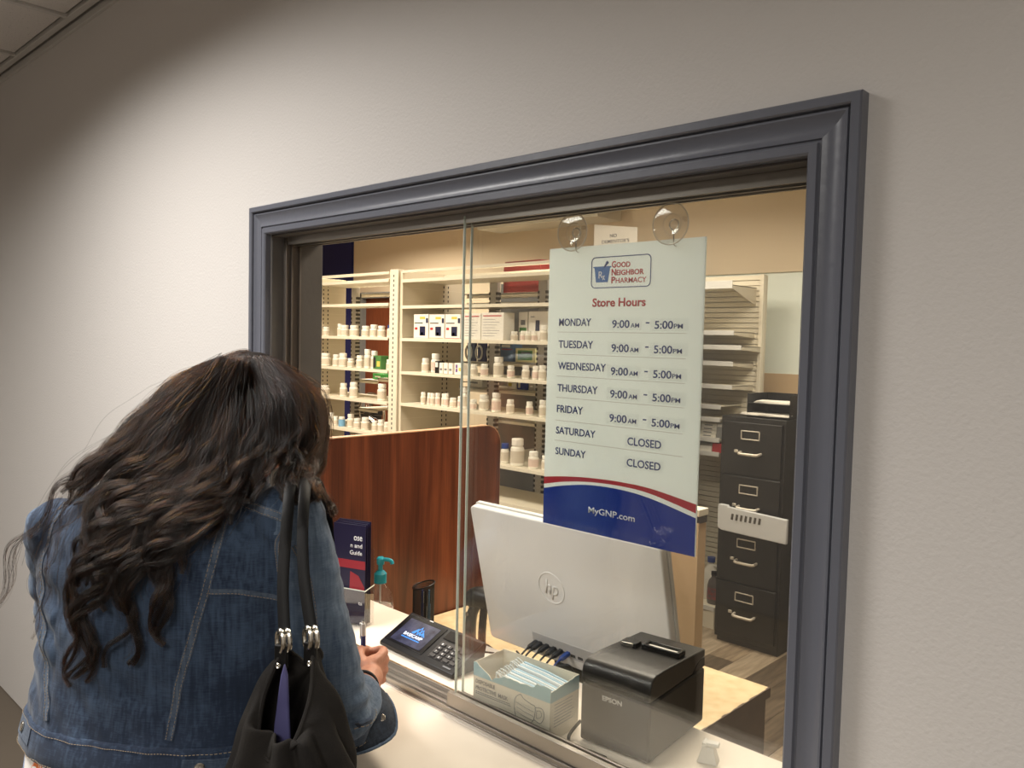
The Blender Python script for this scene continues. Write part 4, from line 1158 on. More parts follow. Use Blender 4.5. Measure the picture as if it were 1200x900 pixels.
sitem('storage_tray', 'clear grey tray on the slatted shelf left of the cabinet', 'tray', (-2.44, 3.44, 1.137), (0.09, 0.18, 0.09), 'greyback', (('tray_lip', 0.05, 0.95, 0.8, 0.95, 'upright'),))
for k in range(4):
    sitem('packet', '%s white packet from the bottom, stacked left of the clear grey tray' % ORD[k], 'packet', (-2.555 + 0.003 * k, 3.43, 1.137 + 0.022 * k), (0.11, 0.12, 0.021), 'paper', (('print', 0.2, 0.7, 0.3, 0.6, 'inkgrey'),))
sitem('carton', 'long white carton lying on the slatted shelf below the tray', 'carton', (-2.57, 3.40, 1.051), (0.11, 0.10, 0.035), 'paper')
sitem('carton', 'bright red carton on the slatted shelf below the tray', 'carton', (-2.475, 3.40, 1.051), (0.07, 0.10, 0.055), 'inkred')
sitem('carton', 'teal carton right of the red one on the slatted shelf', 'carton', (-2.41, 3.40, 1.051), (0.045, 0.10, 0.042), TEAL)

# jugs on the bottom shelf
jg = thing('cleaning_jug', 'white plastic jug with a blue cap on the bottom shelf', 'jug', (-2.515, 3.40, 0.131))
MB().lathe([(0.045, 0), (0.05, 0.01), (0.052, 0.12), (0.046, 0.17), (0.022, 0.215), (0.020, 0.235)], 20, sx=1.0, sy=0.8).build('jug_body', M['bottle'], jg)
MB().lathe([(0.024, 0.232), (0.024, 0.262), (0.0, 0.264)], 16).build('cap', M['lid_blue'], jg)
MB().tube(smooth_path([(0.018, 0, 0.215), (0.050, 0, 0.20), (0.056, 0, 0.15), (0.048, 0, 0.12)], 5), 0.008, 8).build('handle', M['bottle'], jg)
jl = thing('cleaner_bottle', 'dark bottle with a red label beside the white jug', 'bottle', (-2.455, 3.33, 0.131))
MB().lathe([(0.036, 0), (0.040, 0.01), (0.040, 0.11), (0.032, 0.14), (0.014, 0.165), (0.014, 0.18)], 18, sx=1, sy=0.7).build('bottle_body', mat('smoky_plastic', (96, 90, 88), 0.2), jl)
MB().lathe([(0.041, 0.03), (0.041, 0.10)], 18, sx=1, sy=0.7).build('label', mat('red_grey_label', (150, 60, 58), 0.5, col2=(90, 88, 88), nscale=40), jl)
MB().lathe([(0.017, 0.175), (0.017, 0.198), (0.0, 0.2)], 14).build('cap', M['black'], jl)

# ------------------------------------------------------------------ filing cabinet
fc = thing('filing_cabinet', 'black four-drawer steel filing cabinet standing on the plank floor', 'filing cabinet', (-2.127, 3.115, 0))
MB().bx(-0.193, 0.193, 0.0, 0.44, 0.03, 1.305).build('body', M['cabinet'], fc, bev=0.004)
MB().bx(-0.185, 0.185, 0.02, 0.43, 0.0, 0.03).build('plinth', M['black'], fc)
for k in range(4):
    z0 = 0.065 + k * 0.305
    d = MB().bx(-0.176, 0.176, -0.016, 0.0, z0, z0 + 0.296).build('drawer', M['cabinet'], fc, bev=0.004)
    zc_ = z0 + 0.226
    lh = MB()
    for a in ((-0.062, 0.052, zc_ - 0.026, zc_ - 0.020), (-0.062, 0.052, zc_ + 0.020, zc_ + 0.026), (-0.062, -0.056, zc_ - 0.026, zc_ + 0.026), (0.046, 0.052, zc_ - 0.026, zc_ + 0.026)):
        lh.bx(a[0], a[1], -0.022, -0.016, a[2], a[3])
    lh.build('label_holder', M['nickel'], d, bev=0.0015)
    zh = z0 + 0.128
    MB().tube(smooth_path([(-0.060, -0.017, zh), (-0.058, -0.040, zh - 0.002), (-0.045, -0.048, zh - 0.006), (0.045, -0.048, zh - 0.006), (0.058, -0.040, zh - 0.002), (0.060, -0.017, zh)], 4), 0.008, 10).build('handle', M['nickel'], d)
    MB().bx(-0.098, -0.076, -0.024, -0.015, zh - 0.004, zh + 0.012).build('thumb_latch', M['nickel'], d, bev=0.002)
MB().lathe([(0.012, 0), (0.012, 0.006), (0.0, 0.0065)], 16, (0.145, -0.0, 1.262), Matrix.Rotation(R(90), 3, 'X')).build('lock', M['nickel'], fc)
vb = thing('vented_panel', 'light grey plastic panel with seven slots hung on the cabinet drawer', 'panel', (-2.085, 3.045, 0.735))
pb = MB().prism([(-0.185, -0.058), (-0.165, -0.068), (0.215, -0.080), (0.215, 0.052), (-0.130, 0.068), (-0.134, 0.078), (-0.185, 0.078), (-0.192, 0.068), (-0.192, -0.045)], -0.018, 0.006)
pb.build('panel_shell', mat('light_grey_plastic', (196, 198, 200), 0.4), vb, bev=0.004)
for k in range(7):
    MB().box((-0.100 + k * 0.027, -0.0185, 0.018), (0.013, 0.003, 0.034), M=Matrix.Rotation(R(8), 3, 'Y')).build('slot', M['slot'], vb)
MB().bx(-0.01, 0.08, 0.006, 0.012, 0.02, 0.05).build('hook', M['cabinet'], vb)
ptx = thing('paper_tray', 'black wire paper tray on top of the filing cabinet', 'tray', (-2.06, 3.30, 1.306))
for z in (0.006, 0.075):
    MB().bx(-0.125, 0.125, -0.15, 0.10, z, z + 0.004).build('tray_shelf', M['black'], ptx, bev=0.001)
MB().bx(-0.127, -0.123, -0.15, 0.10, 0.0, 0.13).bx(0.123, 0.127, -0.15, 0.10, 0.0, 0.13).bx(-0.125, 0.125, 0.096, 0.10, 0.0, 0.13).build('tray_frame', M['black'], ptx, bev=0.001)
for k, (x, y, z, rz, w_, lab) in enumerate(((-2.06, 3.24, 1.3855, 4, 0.20, 'white papers on the upper shelf of the black tray'), (-2.16, 3.21, 1.3165, -10, 0.12, 'white folded papers at the left front of the cabinet top'), (-2.03, 3.21, 1.3165, 8, 0.16, 'white open booklet at the right front of the cabinet top'))):
    pa = thing('paper_stack', lab, 'papers', (x, y, z), R(rz), 'papers on the filing cabinet')
    for j in range(3):
        MB().box((0.003 * j, 0.002 * j, 0.002 + 0.004 * j), (w_, 0.13, 0.0035), R(3 * j)).build('sheet', M['paper'], pa)

# ------------------------------------------------------------------ the customer, writing at the counter
YAW = R(30)
pe = thing('person', 'person in a denim jacket with long dark wavy hair, leaning over the counter to write', 'person', (-1.375, -0.42, 0), YAW)
SKIN = mat('skin', (186, 134, 108), 0.5, col2=(168, 112, 90), nscale=26, lo=0.35, hi=0.7, bump=0.3, bscale=260, spec=0.35)


def ell(mb_, rings, n=28, pw=2.3):
    """loft of super-ellipses (u, f, z, half width, half depth)"""
    vs, fs = [], []
    for (u, f, z, a, b) in rings:
        for k in range(n):
            t = 2 * PI * k / n
            c_, s_ = math.cos(t), math.sin(t)
            vs.append((u + a * math.copysign(abs(c_) ** (2 / pw), c_), f + b * math.copysign(abs(s_) ** (2 / pw), s_), z))
    for i in range(len(rings) - 1):
        for k in range(n):
            k2 = (k + 1) % n
            fs.append((i * n + k, i * n + k2, (i + 1) * n + k2, (i + 1) * n + k))
    fs.append(tuple(range(n - 1, -1, -1)))
    fs.append(tuple((len(rings) - 1) * n + k for k in range(n)))
    return mb_.add(vs, fs)


def limb(mb_, pts, rad, n=14, steps=5):
    """tapered limb with rounded ends along joints"""
    P = smooth_path(pts, steps)
    rs = []
    for i in range(len(P)):
        t = i / steps
        k = min(int(t), len(rad) - 2)
        rs.append(rad[k] + (rad[k + 1] - rad[k]) * (t - k))
    d0 = (P[0] - P[1]).normalized()
    d1 = (P[-1] - P[-2]).normalized()
    a = [P[0] + d0 * rs[0] * q for q in (0.98, 0.8, 0.45)]
    b = [P[-1] + d1 * rs[-1] * q for q in (0.45, 0.8, 0.98)]
    ra = [rs[0] * q for q in (0.2, 0.6, 0.9)]
    rb = [rs[-1] * q for q in (0.9, 0.6, 0.2)]
    return mb_.tube(a + P + b, ra + rs + rb, n)


def ball(mb_, c, r, n=16, Mx=None):
    k = 10
    prof = [(math.sin(PI * i / k), -math.cos(PI * i / k)) for i in range(k + 1)]
    prof[0] = (0.0, -1.0)
    prof[-1] = (0.0, 1.0)
    m = (Mx if Mx is not None else Matrix.Identity(3)) @ Matrix.Diagonal(r if hasattr(r, '__len__') else (r, r, r))
    return mb_.lathe([(max(a, 1e-4), z) for a, z in prof], n, c, m)


def fuse(mb_, name, m, voxel, parent, smooth=6, push=None):
    """one continuous skin over overlapping volumes"""
    o = mb_.build(name, None, None)
    rm = o.modifiers.new('remesh', 'REMESH')
    rm.mode = 'VOXEL'
    rm.voxel_size = voxel
    sm = o.modifiers.new('smooth', 'SMOOTH')
    sm.factor, sm.iterations = 0.5, smooth
    dg = bpy.context.evaluated_depsgraph_get()
    dg.update()
    me = bpy.data.meshes.new_from_object(o.evaluated_get(dg))
    bpy.data.objects.remove(o)
    if push:
        nrm = [v.normal.copy() for v in me.vertices]
        for v, n_ in zip(me.vertices, nrm):
            v.co = push(v.co, n_)
    me.materials.clear()
    if m:
        me.materials.append(m)
    me.shade_smooth()
    me.name = name
    ob = bpy.data.objects.new(name, me)
    C.objects.link(ob)
    ob.parent = parent
    return ob


HC = Vector((0.055, 0.085, 1.550))                       # head centre
HT = Matrix.Rotation(R(-12), 3, 'Z') @ Matrix.Rotation(R(-34), 3, 'X')    # turned a little right, chin down
def hp(x, y, z):
    return HC + HT @ Vector((x, y, z))


SHR, ELR, WRR = (0.200, -0.02, 1.388), (0.266, 0.03, 1.045), (0.234, 0.235, 1.008)
SHL, ELL_, WRL = (-0.236, -0.040, 1.348), (-0.282, 0.055, 1.12), (-0.13, 0.25, 0.995)
bd = MB()
ell(bd, [(-.01, -.075, .84, .155, .10), (-.01, -.08, .92, .19, .115), (-.01, -.055, 1.02, .19, .11), (-.01, -.025, 1.10, .18, .11), (-.01, -.02, 1.20, .19, .118), (-.01, -.012, 1.30, .20, .118),
         (-.01, -.008, 1.37, .195, .10), (-.005, .0, 1.415, .15, .08), (.0, .012, 1.445, .09, .065), (.012, .03, 1.475, .056, .058), (.03, .055, 1.52, .054, .056), (.045, .07, 1.545, .054, .056)])
ball(bd, HC, (0.075, 0.095, 0.112), 24, HT)
ball(bd, hp(0, 0.035, -0.055), (0.056, 0.055, 0.062), 18, HT)                     # jaw
ball(bd, hp(0, 0.070, -0.095), (0.022, 0.018, 0.018), 12, HT)                     # chin
limb(bd, [hp(0, 0.088, 0.005), hp(0, 0.104, -0.022), hp(0, 0.112, -0.035)], [0.009, 0.012, 0.014], 10)      # nose
ball(bd, hp(0, 0.088, -0.066), (0.024, 0.010, 0.010), 12, HT)                     # lips
for s in (-1, 1):
    ball(bd, hp(s * 0.077, -0.005, -0.012), (0.009, 0.020, 0.032), 12, HT)        # ears
    ball(bd, hp(s * 0.034, 0.080, 0.016), (0.020, 0.010, 0.006), 10, HT)          # brows
    limb(bd, [(s * 0.095 - .01, -.08, .90), (s * 0.105 - .01, -.065, .50), (s * 0.11 - .01, -.075, .10)], [0.090, 0.060, 0.040], 16)
    limb(bd, [(s * 0.11 - .01, -.09, .045), (s * 0.115 - .01, -.01, .040), (s * 0.12 - .01, .08, .028)], [0.038, 0.040, 0.030], 12)
limb(bd, [SHR, (0.236, .0, 1.22), ELR], [0.050, 0.045, 0.038])
limb(bd, [ELR, (0.252, .13, 1.022), WRR], [0.038, 0.036, 0.026])
limb(bd, [SHL, (-0.264, .0, 1.26), ELL_], [0.042, 0.040, 0.036])
limb(bd, [ELL_, (-0.215, .16, 1.055), WRL], [0.036, 0.033, 0.026])
# right hand: closed round the pen, back of the hand towards the camera
hr = Vector((0.216, 0.300, 1.012))
ball(bd, hr + Vector((0.004, -0.010, 0.0)), (0.021, 0.042, 0.034), 14, Matrix.Rotation(R(12), 3, 'X'))
limb(bd, [WRR, Vector(WRR) + Vector((-0.006, 0.03, 0.004))], [0.026, 0.027], 12)
for k, (dz, dy, r_) in enumerate(((0.030, 0.022, 0.0098), (0.012, 0.029, 0.0100), (-0.008, 0.027, 0.0094), (-0.025, 0.018, 0.0084))):
    kn = hr + Vector((0.016, dy, dz))                                           # knuckle row
    m1 = kn + Vector((-0.020, 0.026 - 0.004 * k, -0.006))
    m2 = kn + Vector((-0.048, 0.014 - 0.004 * k, -0.014))
    tip = kn + Vector((-0.046, -0.010, -0.020))
    limb(bd, [hr + Vector((0.012, -0.012, dz * 0.8)), kn, m1, m2, tip], [r_ * 1.05, r_ * 1.12, r_, r_ * 0.92, r_ * 0.8], 10, 4)
limb(bd, [hr + Vector((-0.014, -0.020, 0.018)), hr + Vector((-0.030, 0.004, 0.030)), hr + Vector((-0.034, 0.028, 0.030)), hr + Vector((-0.030, 0.046, 0.024))], [0.013, 0.0115, 0.0098, 0.008], 10, 4)
# left hand: flat on the counter, fingers slightly curled and spread
hl = Vector((-0.085, 0.315, 0.972))
ball(bd, hl, (0.040, 0.044, 0.015), 14, Matrix.Rotation(R(-35), 3, 'Z'))
limb(bd, [WRL, hl + Vector((-0.02, -0.03, 0.004))], [0.026, 0.024], 12)
for k in range(4):
    a0 = R(-35 + (k - 1.5) * 9)
    dr_ = Vector((-math.sin(a0), math.cos(a0), 0))
    st_ = hl + Matrix.Rotation(R(-35), 3, 'Z') @ Vector(((k - 1.5) * 0.019, 0.030, 0.0))
    ln_ = (0.062, 0.070, 0.074, 0.066)[3 - k] if k else 0.056
    limb(bd, [st_ - dr_ * 0.015, st_ + dr_ * ln_ * 0.4 + Vector((0, 0, 0.006)), st_ + dr_ * ln_ * 0.75 + Vector((0, 0, 0.0)), st_ + dr_ * ln_ + Vector((0, 0, -0.012))], [0.0105, 0.0098, 0.0088, 0.0076], 10, 4)
limb(bd, [hl + Vector((0.026, -0.02, -0.002)), hl + Vector((0.056, 0.006, -0.004)), hl + Vector((0.074, 0.034, -0.012))], [0.013, 0.0105, 0.0085], 10, 4)
body = fuse(bd, 'body', SKIN, 0.0038, pe, 3)
for s in (-1, 1):
    e_ = MB()
    ball(e_, hp(s * 0.033, 0.0745, 0.0), 0.0125, 16)
    eo = e_.build('eye', M['inkwhite'], body)
    MB().lathe([(0.0, 0.0128), (0.003, 0.0126), (0.0058, 0.0112), (0.0058, 0.0105)], 16, hp(s * 0.033, 0.0745, 0.0), HT @ Matrix.Rotation(R(-102), 3, 'X')).build('iris', M['brown_dark'], body)
    MB().tube(smooth_path([hp(s * 0.018, 0.090, 0.018), hp(s * 0.034, 0.090, 0.024), hp(s * 0.050, 0.080, 0.019)], 5), 0.003, 8).build('eyebrow', M['brown_dark'], body)
lp = MB()
lp.tube(smooth_path([hp(-0.022, 0.090, -0.066), hp(-0.008, 0.0975, -0.0625), hp(0.0, 0.098, -0.0635), hp(0.008, 0.0975, -0.0625), hp(0.022, 0.090, -0.066)], 5), 0.0036, 8)
lp.tube(smooth_path([hp(-0.020, 0.090, -0.068), hp(0.0, 0.0975, -0.0715), hp(0.020, 0.090, -0.068)], 6), 0.0042, 8)
lp.build('lips', mat('lips', (150, 84, 76), 0.45), body)
br_ = MB().tube([Vector((0.233, 0.222, 1.010)) + Vector((0.030 * math.cos(a), 0.006 * math.sin(a), 0.030 * math.sin(a))) for a in [2 * PI * k / 30 for k in range(30)]], 0.0032, 8, True)
br_.build('bracelet', M['rubber'], pe)['label'] = 'thin black bracelet'
# trousers, shoes, blouse
DARKC = mat('dark_trousers', (32, 34, 42), 0.8)
tr_ = MB()
ell(tr_, [(-.01, -.075, .80, .17, .11), (-.01, -.08, .90, .208, .125), (-.01, -.065, .985, .20, .118)])
for s in (-1, 1):
    limb(tr_, [(s * 0.098 - .01, -.08, .90), (s * 0.106 - .01, -.065, .50), (s * 0.112 - .01, -.075, .12)], [0.102, 0.076, 0.062], 16)
fuse(tr_, 'trousers', DARKC, 0.010, pe, 4)
for s in (-1, 1):
    sh = MB()
    limb(sh, [(s * 0.11 - .01, -.095, .047), (s * 0.115 - .01, -.01, .043), (s * 0.12 - .01, .085, .036)], [0.046, 0.048, 0.036], 14)
    sh_o = sh.build('shoe', M['black'], pe)
    for v in sh_o.data.vertices:
        v.co.z = max(v.co.z, 0.001)
BLO = bpy.data.materials.new('paisley_blouse')
BLO.use_nodes = True
nt = BLO.node_tree
b = nt.nodes['Principled BSDF']
b.inputs['Roughness'].default_value = 0.8
tcn = nt.nodes.new('ShaderNodeTexCoord')
nz = nt.nodes.new('ShaderNodeTexNoise')
nz.inputs['Scale'].default_value = 9
nz.inputs['Detail'].default_value = 1
mxv = nt.nodes.new('ShaderNodeVectorMath')
mxv.operation = 'MULTIPLY_ADD'
mxv.inputs[1].default_value = (0.12, 0.12, 0.12)
vo = nt.nodes.new('ShaderNodeTexVoronoi')
vo.feature = 'DISTANCE_TO_EDGE'
vo.inputs['Scale'].default_value = 26
vo2 = nt.nodes.new('ShaderNodeTexVoronoi')
vo2.inputs['Scale'].default_value = 26
rp = nt.nodes.new('ShaderNodeValToRGB')
rp.color_ramp.interpolation = 'CONSTANT'
for i, (p_, c_) in enumerate(((0.0, (40, 70, 140)), (0.3, (206, 112, 60)), (0.5, (222, 214, 206)), (0.68, (70, 116, 176)), (0.85, (120, 70, 60)))):
    e = rp.color_ramp.elements[i] if i < 2 else rp.color_ramp.elements.new(p_)
    e.position, e.color = p_, rgba(c_)
wv = nt.nodes.new('ShaderNodeMath')
wv.operation = 'SINE'
mu = nt.nodes.new('ShaderNodeMath')
mu.operation = 'MULTIPLY'
mu.inputs[1].default_value = 60
gt = nt.nodes.new('ShaderNodeMath')
gt.operation = 'GREATER_THAN'
gt.inputs[1].default_value = 0.35
mx = nt.nodes.new('ShaderNodeMix')
mx.data_type = 'RGBA'
mx.inputs['B'].default_value = rgba((226, 222, 216))
nt.links.new(tcn.outputs['Object'], nz.inputs['Vector'])
nt.links.new(nz.outputs['Color'], mxv.inputs[0])
nt.links.new(tcn.outputs['Object'], mxv.inputs[2])
nt.links.new(mxv.outputs[0], vo.inputs['Vector'])
nt.links.new(mxv.outputs[0], vo2.inputs['Vector'])
nt.links.new(vo2.outputs['Color'], rp.inputs[0])
nt.links.new(vo.outputs['Distance'], mu.inputs[0])
nt.links.new(mu.outputs[0], wv.inputs[0])
nt.links.new(wv.outputs[0], gt.inputs[0])
nt.links.new(gt.outputs[0], mx.inputs['Factor'])
nt.links.new(rp.outputs[0], mx.inputs['A'])
nt.links.new(mx.outputs['Result'], b.inputs['Base Color'])
bl_ = MB()
ell(bl_, [(-.018, -.060, .955, .236, .140), (-.018, -.048, .99, .240, .142), (-.012, -.032, 1.05, .225, .136)])
bl_.build('blouse', BLO, pe)['label'] = 'patterned orange, blue and white blouse hem'


# ---- denim jacket
def denim(name, c0, c1, c2):
    m = bpy.data.materials.new(name)
    m.use_nodes = True
    nt = m.node_tree
    b = nt.nodes['Principled BSDF']
    b.inputs['Roughness'].default_value = 0.85
    b.inputs['Sheen Weight'].default_value = 0.15
    b.inputs['Specular IOR Level'].default_value = 0.2
    tc = nt.nodes.new('ShaderNodeTexCoord')
    n1 = nt.nodes.new('ShaderNodeTexNoise')
    n1.inputs['Scale'].default_value = 4
    n1.inputs['Detail'].default_value = 6
    n1.inputs['Roughness'].default_value = 0.62
    mp = nt.nodes.new('ShaderNodeMapping')
    mp.inputs['Scale'].default_value = (170, 170, 12)
    n2 = nt.nodes.new('ShaderNodeTexNoise')
    n2.inputs['Scale'].default_value = 1.0
    n2.inputs['Detail'].default_value = 3
    mp3 = nt.nodes.new('ShaderNodeMapping')
    mp3.inputs['Scale'].default_value = (60, 60, 700)
    n3 = nt.nodes.new('ShaderNodeTexNoise')
    n3.inputs['Scale'].default_value = 1.0
    for a, d in ((mp, n2), (mp3, n3)):
        nt.links.new(tc.outputs['Object'], a.inputs['Vector'])
        nt.links.new(a.outputs[0], d.inputs['Vector'])
    nt.links.new(tc.outputs['Object'], n1.inputs['Vector'])
    s1 = nt.nodes.new('ShaderNodeMath')
    s1.operation = 'MULTIPLY_ADD'
    s1.inputs[1].default_value = 0.45
    nt.links.new(n2.outputs['Fac'], s1.inputs[0])
    nt.links.new(n1.outputs['Fac'], s1.inputs[2])
    s2 = nt.nodes.new('ShaderNodeMath')
    s2.operation = 'MULTIPLY_ADD'
    s2.inputs[1].default_value = 0.25
    nt.links.new(n3.outputs['Fac'], s2.inputs[0])
    nt.links.new(s1.outputs[0], s2.inputs[2])
    rp = nt.nodes.new('ShaderNodeValToRGB')
    e = rp.color_ramp.elements
    e[0].position, e[0].color = 0.58, rgba(c0)
    e[1].position, e[1].color = 1.12 if False else 1.0, rgba(c2)
    k = e.new(0.80)
    k.color = rgba(c1)
    nt.links.new(s2.outputs[0], rp.inputs[0])
    nt.links.new(rp.outputs[0], b.inputs['Base Color'])
    bp = nt.nodes.new('ShaderNodeBump')
    bp.inputs['Strength'].default_value = 0.25
    bp.inputs['Distance'].default_value = 0.0015
    nt.links.new(s2.outputs[0], bp.inputs['Height'])
    nt.links.new(bp.outputs[0], b.inputs['Normal'])
    return m


DEN = denim('denim', (29, 39, 55), (37, 48, 67), (64, 80, 102))
DENS = denim('lighter_denim', (48, 62, 82), (68, 84, 106), (98, 114, 134))
DENSEAM = denim('seam_denim', (34, 44, 60), (58, 70, 88), (92, 104, 120))
DEND = denim('dark_denim', (14, 19, 28), (24, 31, 43), (44, 54, 68))
jk = MB()
ell(jk, [(-.022, -.036, 1.0, .262, .150), (-.022, -.032, 1.06, .255, .136), (-.022, -.026, 1.12, .243, .128), (-.022, -.022, 1.20, .242, .132), (-.020, -.016, 1.30, .248, .134),
         (-.014, -.012, 1.365, .233, .122), (-.008, -.006, 1.414, .200, .10), (-.004, .0, 1.436, .152, .092), (.0, .006, 1.452, .112, .082), (.008, .018, 1.476, .078, .074), (.012, .024, 1.492, .074, .07)], 40, 2.2)
limb(jk, [SHR, (0.240, .0, 1.22), (0.272, 0.028, 1.045)], [0.066, 0.059, 0.057], 18)
limb(jk, [SHL, (-0.268, .0, 1.26), ELL_], [0.057, 0.056, 0.055], 18)


def folds(co, n_):
    d = 0.0
    # broad drape folds of the back
    d += 0.0050 * noise.noise(Vector((co.x * 9, co.y * 5, co.z * 13)))
    d += 0.0036 * noise.noise(Vector((co.x * 22 + 4, co.y * 12, co.z * 34 + co.x * 20)))
    d += 0.0012 * noise.noise(co * 60)
    if co.x > 0.20 and co.z < 1.2:                     # creases at the bent elbow
        w_ = max(0.0, 1 - abs(co.z - 1.06) / 0.12)
        d += 0.004 * w_ * math.sin(co.z * 170 + co.x * 60 + 3 * noise.noise(co * 14))
    if co.x < -0.16 and 1.0 < co.z < 1.36:             # bunching under the left arm
        w_ = max(0.0, 1 - abs(co.z - 1.20) / 0.15)
        d += 0.005 * w_ * math.sin(co.z * 95 + co.x * 50)
    return co + n_ * d


jacket = fuse(jk, 'jacket', DEN, 0.006, pe, 6, folds)
jacket.data.materials.append(DENS)
for p in jacket.data.polygons:                        # the sleeves are of a lighter denim than the back
    c_ = p.center
    if (c_.x > 0.2245 and c_.z > 1.0) or (c_.x > 0.21 and c_.z > 1.385) or (c_.x < -0.258 and c_.y > -0.1):
        p.material_index = 1
sv = MB()
limb(sv, [(0.272, 0.028, 1.045), (0.264, .10, 1.030), (0.252, .155, 1.018)], [0.0575, 0.050, 0.044], 18)
fuse(sv, 'forearm_sleeve', DENS, 0.005, jacket, 4, folds)
sv = MB()
limb(sv, [ELL_, (-0.215, .16, 1.055), (-0.165, .215, 1.015)], [0.053, 0.047, 0.042], 18)
fuse(sv, 'forearm_sleeve', DENS, 0.005, jacket, 4, folds)

# ---- seams, waistband, cuffs and buttons of the jacket
def bvh_of(o):
    return BVHTree.FromPolygons([v.co[:] for v in o.data.vertices], [p.vertices[:] for p in o.data.polygons])


BJ, BB = bvh_of(jacket), bvh_of(body)
STITCH = mat('tan_thread', (150, 132, 108), 0.7)


def drape(pts, n=8):
    out = []
    for p in smooth_path(pts, n):
        q = BJ.find_nearest(p)
        out.append((q[0], q[1]))
    return out


def seam(pts, wdt=0.007, thick=0.0016, two=True, name='seam', m=None):
    dr_ = drape(pts)
    vs, fs = [], []
    N = len(dr_)
    rails = []
    for i, (p, nn) in enumerate(dr_):
        t = (dr_[min(i + 1, N - 1)][0] - dr_[max(i - 1, 0)][0]).normalized()
        sd = t.cross(nn).normalized()
        base = len(vs)
        for k, (a, h) in enumerate(((-1.0, -0.001), (-0.92, thick), (-0.25, thick * 1.15), (0.25, thick * 0.6), (0.92, thick), (1.0, -0.001))):
            vs.append(p + sd * (a * wdt) + nn * h)
        rails.append((p, sd, nn))
        if i:
            b0 = base - 6
            fs += [(b0 + k, b0 + k + 1, base + k + 1, base + k) for k in range(5)]
    o = MB().add(vs, fs).build(name, m or DENSEAM, jacket, ang=60)
    st_ = MB()
    for s in ((-0.62, 0.62) if two else (0.6,)):
        L = 0.0
        for i in range(1, N):
            p0, p1 = rails[i - 1], rails[i]
            a = p0[0] + p0[1] * (s * wdt) + p0[2] * (thick + 0.0002)
            c = p1[0] + p1[1] * (s * wdt) + p1[2] * (thick + 0.0002)
            k = max(1, int((c - a).length / 0.0042))
            for j in range(k):
                u = a.lerp(c, j / k)
                w_ = a.lerp(c, (j + 0.62) / k)
                st_.tube([u, w_], 0.0005, 4)
    stuff(st_.build('stitching', STITCH, jacket))
    return o


SEAMS = {
    'princess_left': [(-0.212, -0.05, 1.41), (-0.207, -0.071, 1.395), (-0.206, -0.095, 1.351), (-0.203, -0.112, 1.302), (-0.202, -0.116, 1.247), (-0.192, -0.124, 1.19), (-0.182, -0.128, 1.134), (-0.168, -0.141, 1.098), (-0.158, -0.152, 1.062)],
    'princess_right': [(0.121, -0.075, 1.42), (0.126, -0.095, 1.395), (0.127, -0.112, 1.365), (0.122, -0.129, 1.308), (0.109, -0.137, 1.252), (0.094, -0.139, 1.199), (0.084, -0.143, 1.157), (0.076, -0.147, 1.105), (0.074, -0.158, 1.064)],
    'yoke': [(-0.19, -0.08, 1.415), (-0.10, -0.09, 1.43), (0.027, -0.08, 1.438), (0.091, -0.072, 1.434), (0.125, -0.06, 1.429), (0.179, -0.071, 1.419), (0.225, -0.073, 1.407)],
    'armhole': [(0.208, -0.05, 1.442), (0.228, -0.067, 1.41), (0.221, -0.078, 1.385), (0.215, -0.081, 1.369), (0.216, -0.077, 1.336), (0.221, -0.071, 1.3), (0.223, -0.067, 1.276)],
    'sleeve': [(0.238, -0.071, 1.364), (0.247, -0.065, 1.343), (0.257, -0.06, 1.315), (0.264, -0.054, 1.272), (0.269, -0.052, 1.222), (0.269, -0.048, 1.171), (0.276, -0.036, 1.11), (0.29, -0.028, 1.06)],
    'flap': [(0.122, -0.13, 1.297), (0.161, -0.114, 1.296), (0.192, -0.092, 1.287), (0.221, -0.067, 1.274)],
}
for k, pts in SEAMS.items():
    seam(pts, 0.0045 if k in ('sleeve', 'flap', 'armhole') else 0.0075, 0.0018, k not in ('flap',))
# front placket with buttons, and the collar
seam([(-0.012, 0.11, 1.455), (-0.012, 0.12, 1.40), (-0.014, 0.13, 1.30), (-0.016, 0.13, 1.20), (-0.018, 0.12, 1.10), (-0.02, 0.12, 1.05)], 0.016, 0.0022, True, 'placket')
vs, fs = [], []
CR = ((1.452, 0.104, 0.090), (1.468, 0.094, 0.086), (1.490, 0.084, 0.080), (1.498, 0.080, 0.077), (1.490, 0.078, 0.075), (1.466, 0.080, 0.074))
for z, a_, b_ in CR:
    for k in range(40):
        t = R(100) + R(340) * k / 39
        vs.append((0.008 + a_ * math.cos(t), 0.018 + b_ * math.sin(t), z - 0.012 * math.sin(t)))
for i in range(len(CR) - 1):
    for k in range(39):
        fs.append((i * 40 + k, i * 40 + k + 1, (i + 1) * 40 + k + 1, (i + 1) * 40 + k))
MB().add(vs, fs).build('collar', DENS, jacket, ang=70)
